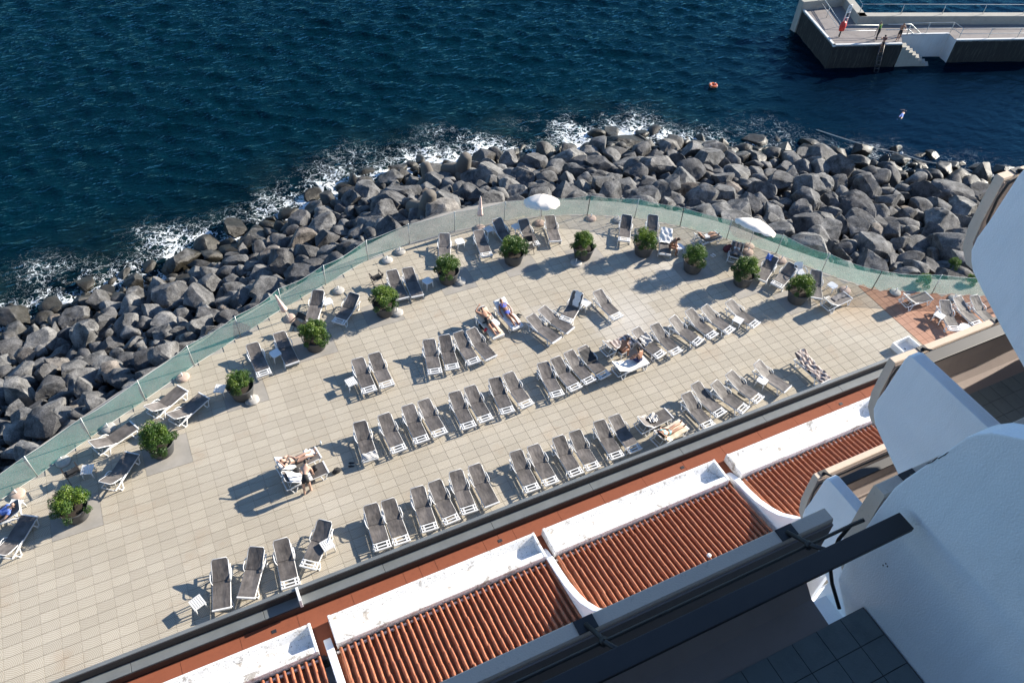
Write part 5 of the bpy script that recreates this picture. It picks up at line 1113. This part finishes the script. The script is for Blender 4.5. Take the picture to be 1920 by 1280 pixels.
towel(near[22], -.02, .01, -.02, .02, 'swim_black', 'small dark cloth scrap on a parapet row lounger', .01, seed=17) if False else None
def bag(px, py, z, sx, sy, sz, mt, label, seed, rz=0):
    g = random.Random(seed); o3 = Vector((g.uniform(0, 50), g.uniform(0, 50), 0)); bm = bmesh.new(); bmesh.ops.create_icosphere(bm, subdivisions=3, radius=1)
    for v in bm.verts:
        p = v.co; k = 1+.22*mnoise.noise(p*1.5+o3)+.10*mnoise.noise(p*4+o3); v.co = Vector((p.x*sx*k, p.y*sy*k, max(-.75, p.z)*sz*k+sz*.75))
    me = bpy.data.meshes.new('sack'); bm.to_mesh(me); bm.free(); me.materials.append(MATS[mt]); me.polygons.foreach_set('use_smooth', [True]*len(me.polygons))
    t = thing('beach_bag', label, 'bag', at(px, py, z), rz, 'beach bags'); obj('sack', me, t)
    for s_ in (-1, 1): MB().tube([(-sx*.5, s_*sy*.35, sz*1.35), (-sx*.35, s_*sy*.6, sz*1.9), (sx*.35, s_*sy*.6, sz*1.9), (sx*.5, s_*sy*.35, sz*1.35)], .012, 5).build('strap', mt, t)
bag(907, 614, .0, .24, .16, .24, 'black_cloth', 'black beach bag with red cloth beside the capped person', 1); bag(911, 620, .28, .10, .08, .08, 'cloth_red', 'small red pouch on the black bag', 5)
bag(1364, 470, 0, .30, .22, .22, 'cloth_plum', 'dark plum beach bag left of the raised knees', 2); bag(632, 884, 0, .20, .12, .10, 'black_cloth', 'black bag lying on the paving right of the bending person', 3); bag(556, 884, .34, .16, .12, .10, 'black_cloth', 'dark bag between the two towelled loungers', 4)
bag(591, 880, .36, .11, .11, .11, 'swim_black', 'shiny black ball shaped bag on the right lounger seat', 6)
def sandals(px, py, rz, label, mt='black_cloth'):
    t = thing('sandals', label, 'sandals', at(px, py), rz, 'sandals on the paving')
    for s_ in (-1, 1):
        sole = [(s_*.08+.045*math.cos(a)*(1 if math.sin(a) > 0 else .8), .13*math.sin(a)) for a in [i*6.2832/14 for i in range(14)]]; ar_ = sum(i[0]*j[1]-j[0]*i[1] for i, j in zip(sole, sole[1:]+sole[:1]))
        so_ = MB().prism(sole if ar_ > 0 else sole[::-1], .002, .028).build('sole', mt, t); MB().tube([(s_*.08-.045, .03, .02), (s_*.08, .06, .065), (s_*.08+.045, .03, .02)], .010, 5).build('strap', mt, so_)
sandals(973, 592, .8, 'pair of dark sandals beside the person in blue bikini'); sandals(1337, 479, .3, 'pair of white sandals in front of the tenth planter', 'white_resin'); sandals(659, 871, 1.2, 'pair of dark sandals in the lounger shadow on the paving')
bt_ = thing('water_bottle', 'clear water bottle standing on the paving past the lounger foot', 'bottle', at(602, 833)); MB().lathe([(.001, 0), (.035, 0), (.036, .18), (.014, .22), (.014, .25), (.001, .25)], 12).build('bottle_body', 'glass_clear', bt_); MB().lathe([(.016, .25), (.016, .27), (.001, .272)], 10).build('cap', 'cloth_blue', bt_)
cl = thing('drinks', 'dark bottle and cups on the table between the seated pair', 'drinks', at(1160, 660, .44))
MB().lathe([(.001, 0), (.035, 0), (.036, .15), (.014, .2), (.014, .25), (.001, .25)], 12, c=(-.05, .03, 0)).build('bottle', 'black_cloth', cl); MB().lathe([(.001, 0), (.03, 0), (.038, .1), (.034, .1), (.028, .01), (.001, .01)], 12, c=(.08, -.06, 0)).build('cup', 'cloth_navy', cl)
# weeds at the foot of the fence on the right
for i, (px, py, s_) in enumerate([(1730, 533, .55), (1818, 530, .45), (1786, 500, .5)]):
    t = thing('weed', ['green weed clump growing through the netting fence', 'low green weed clump right of the fence post', 'yellowish weed tuft on the boulders by the fence'][i], 'plant', at(px, py, -.05 if i < 2 else -.6)); f = obj('leaves', SM[i], t, (0, 0, .02)); f.scale = (s_, s_, s_*1.1)
for k in list(bpy.data.objects):
    if 'th' in k.keys(): del k['th']
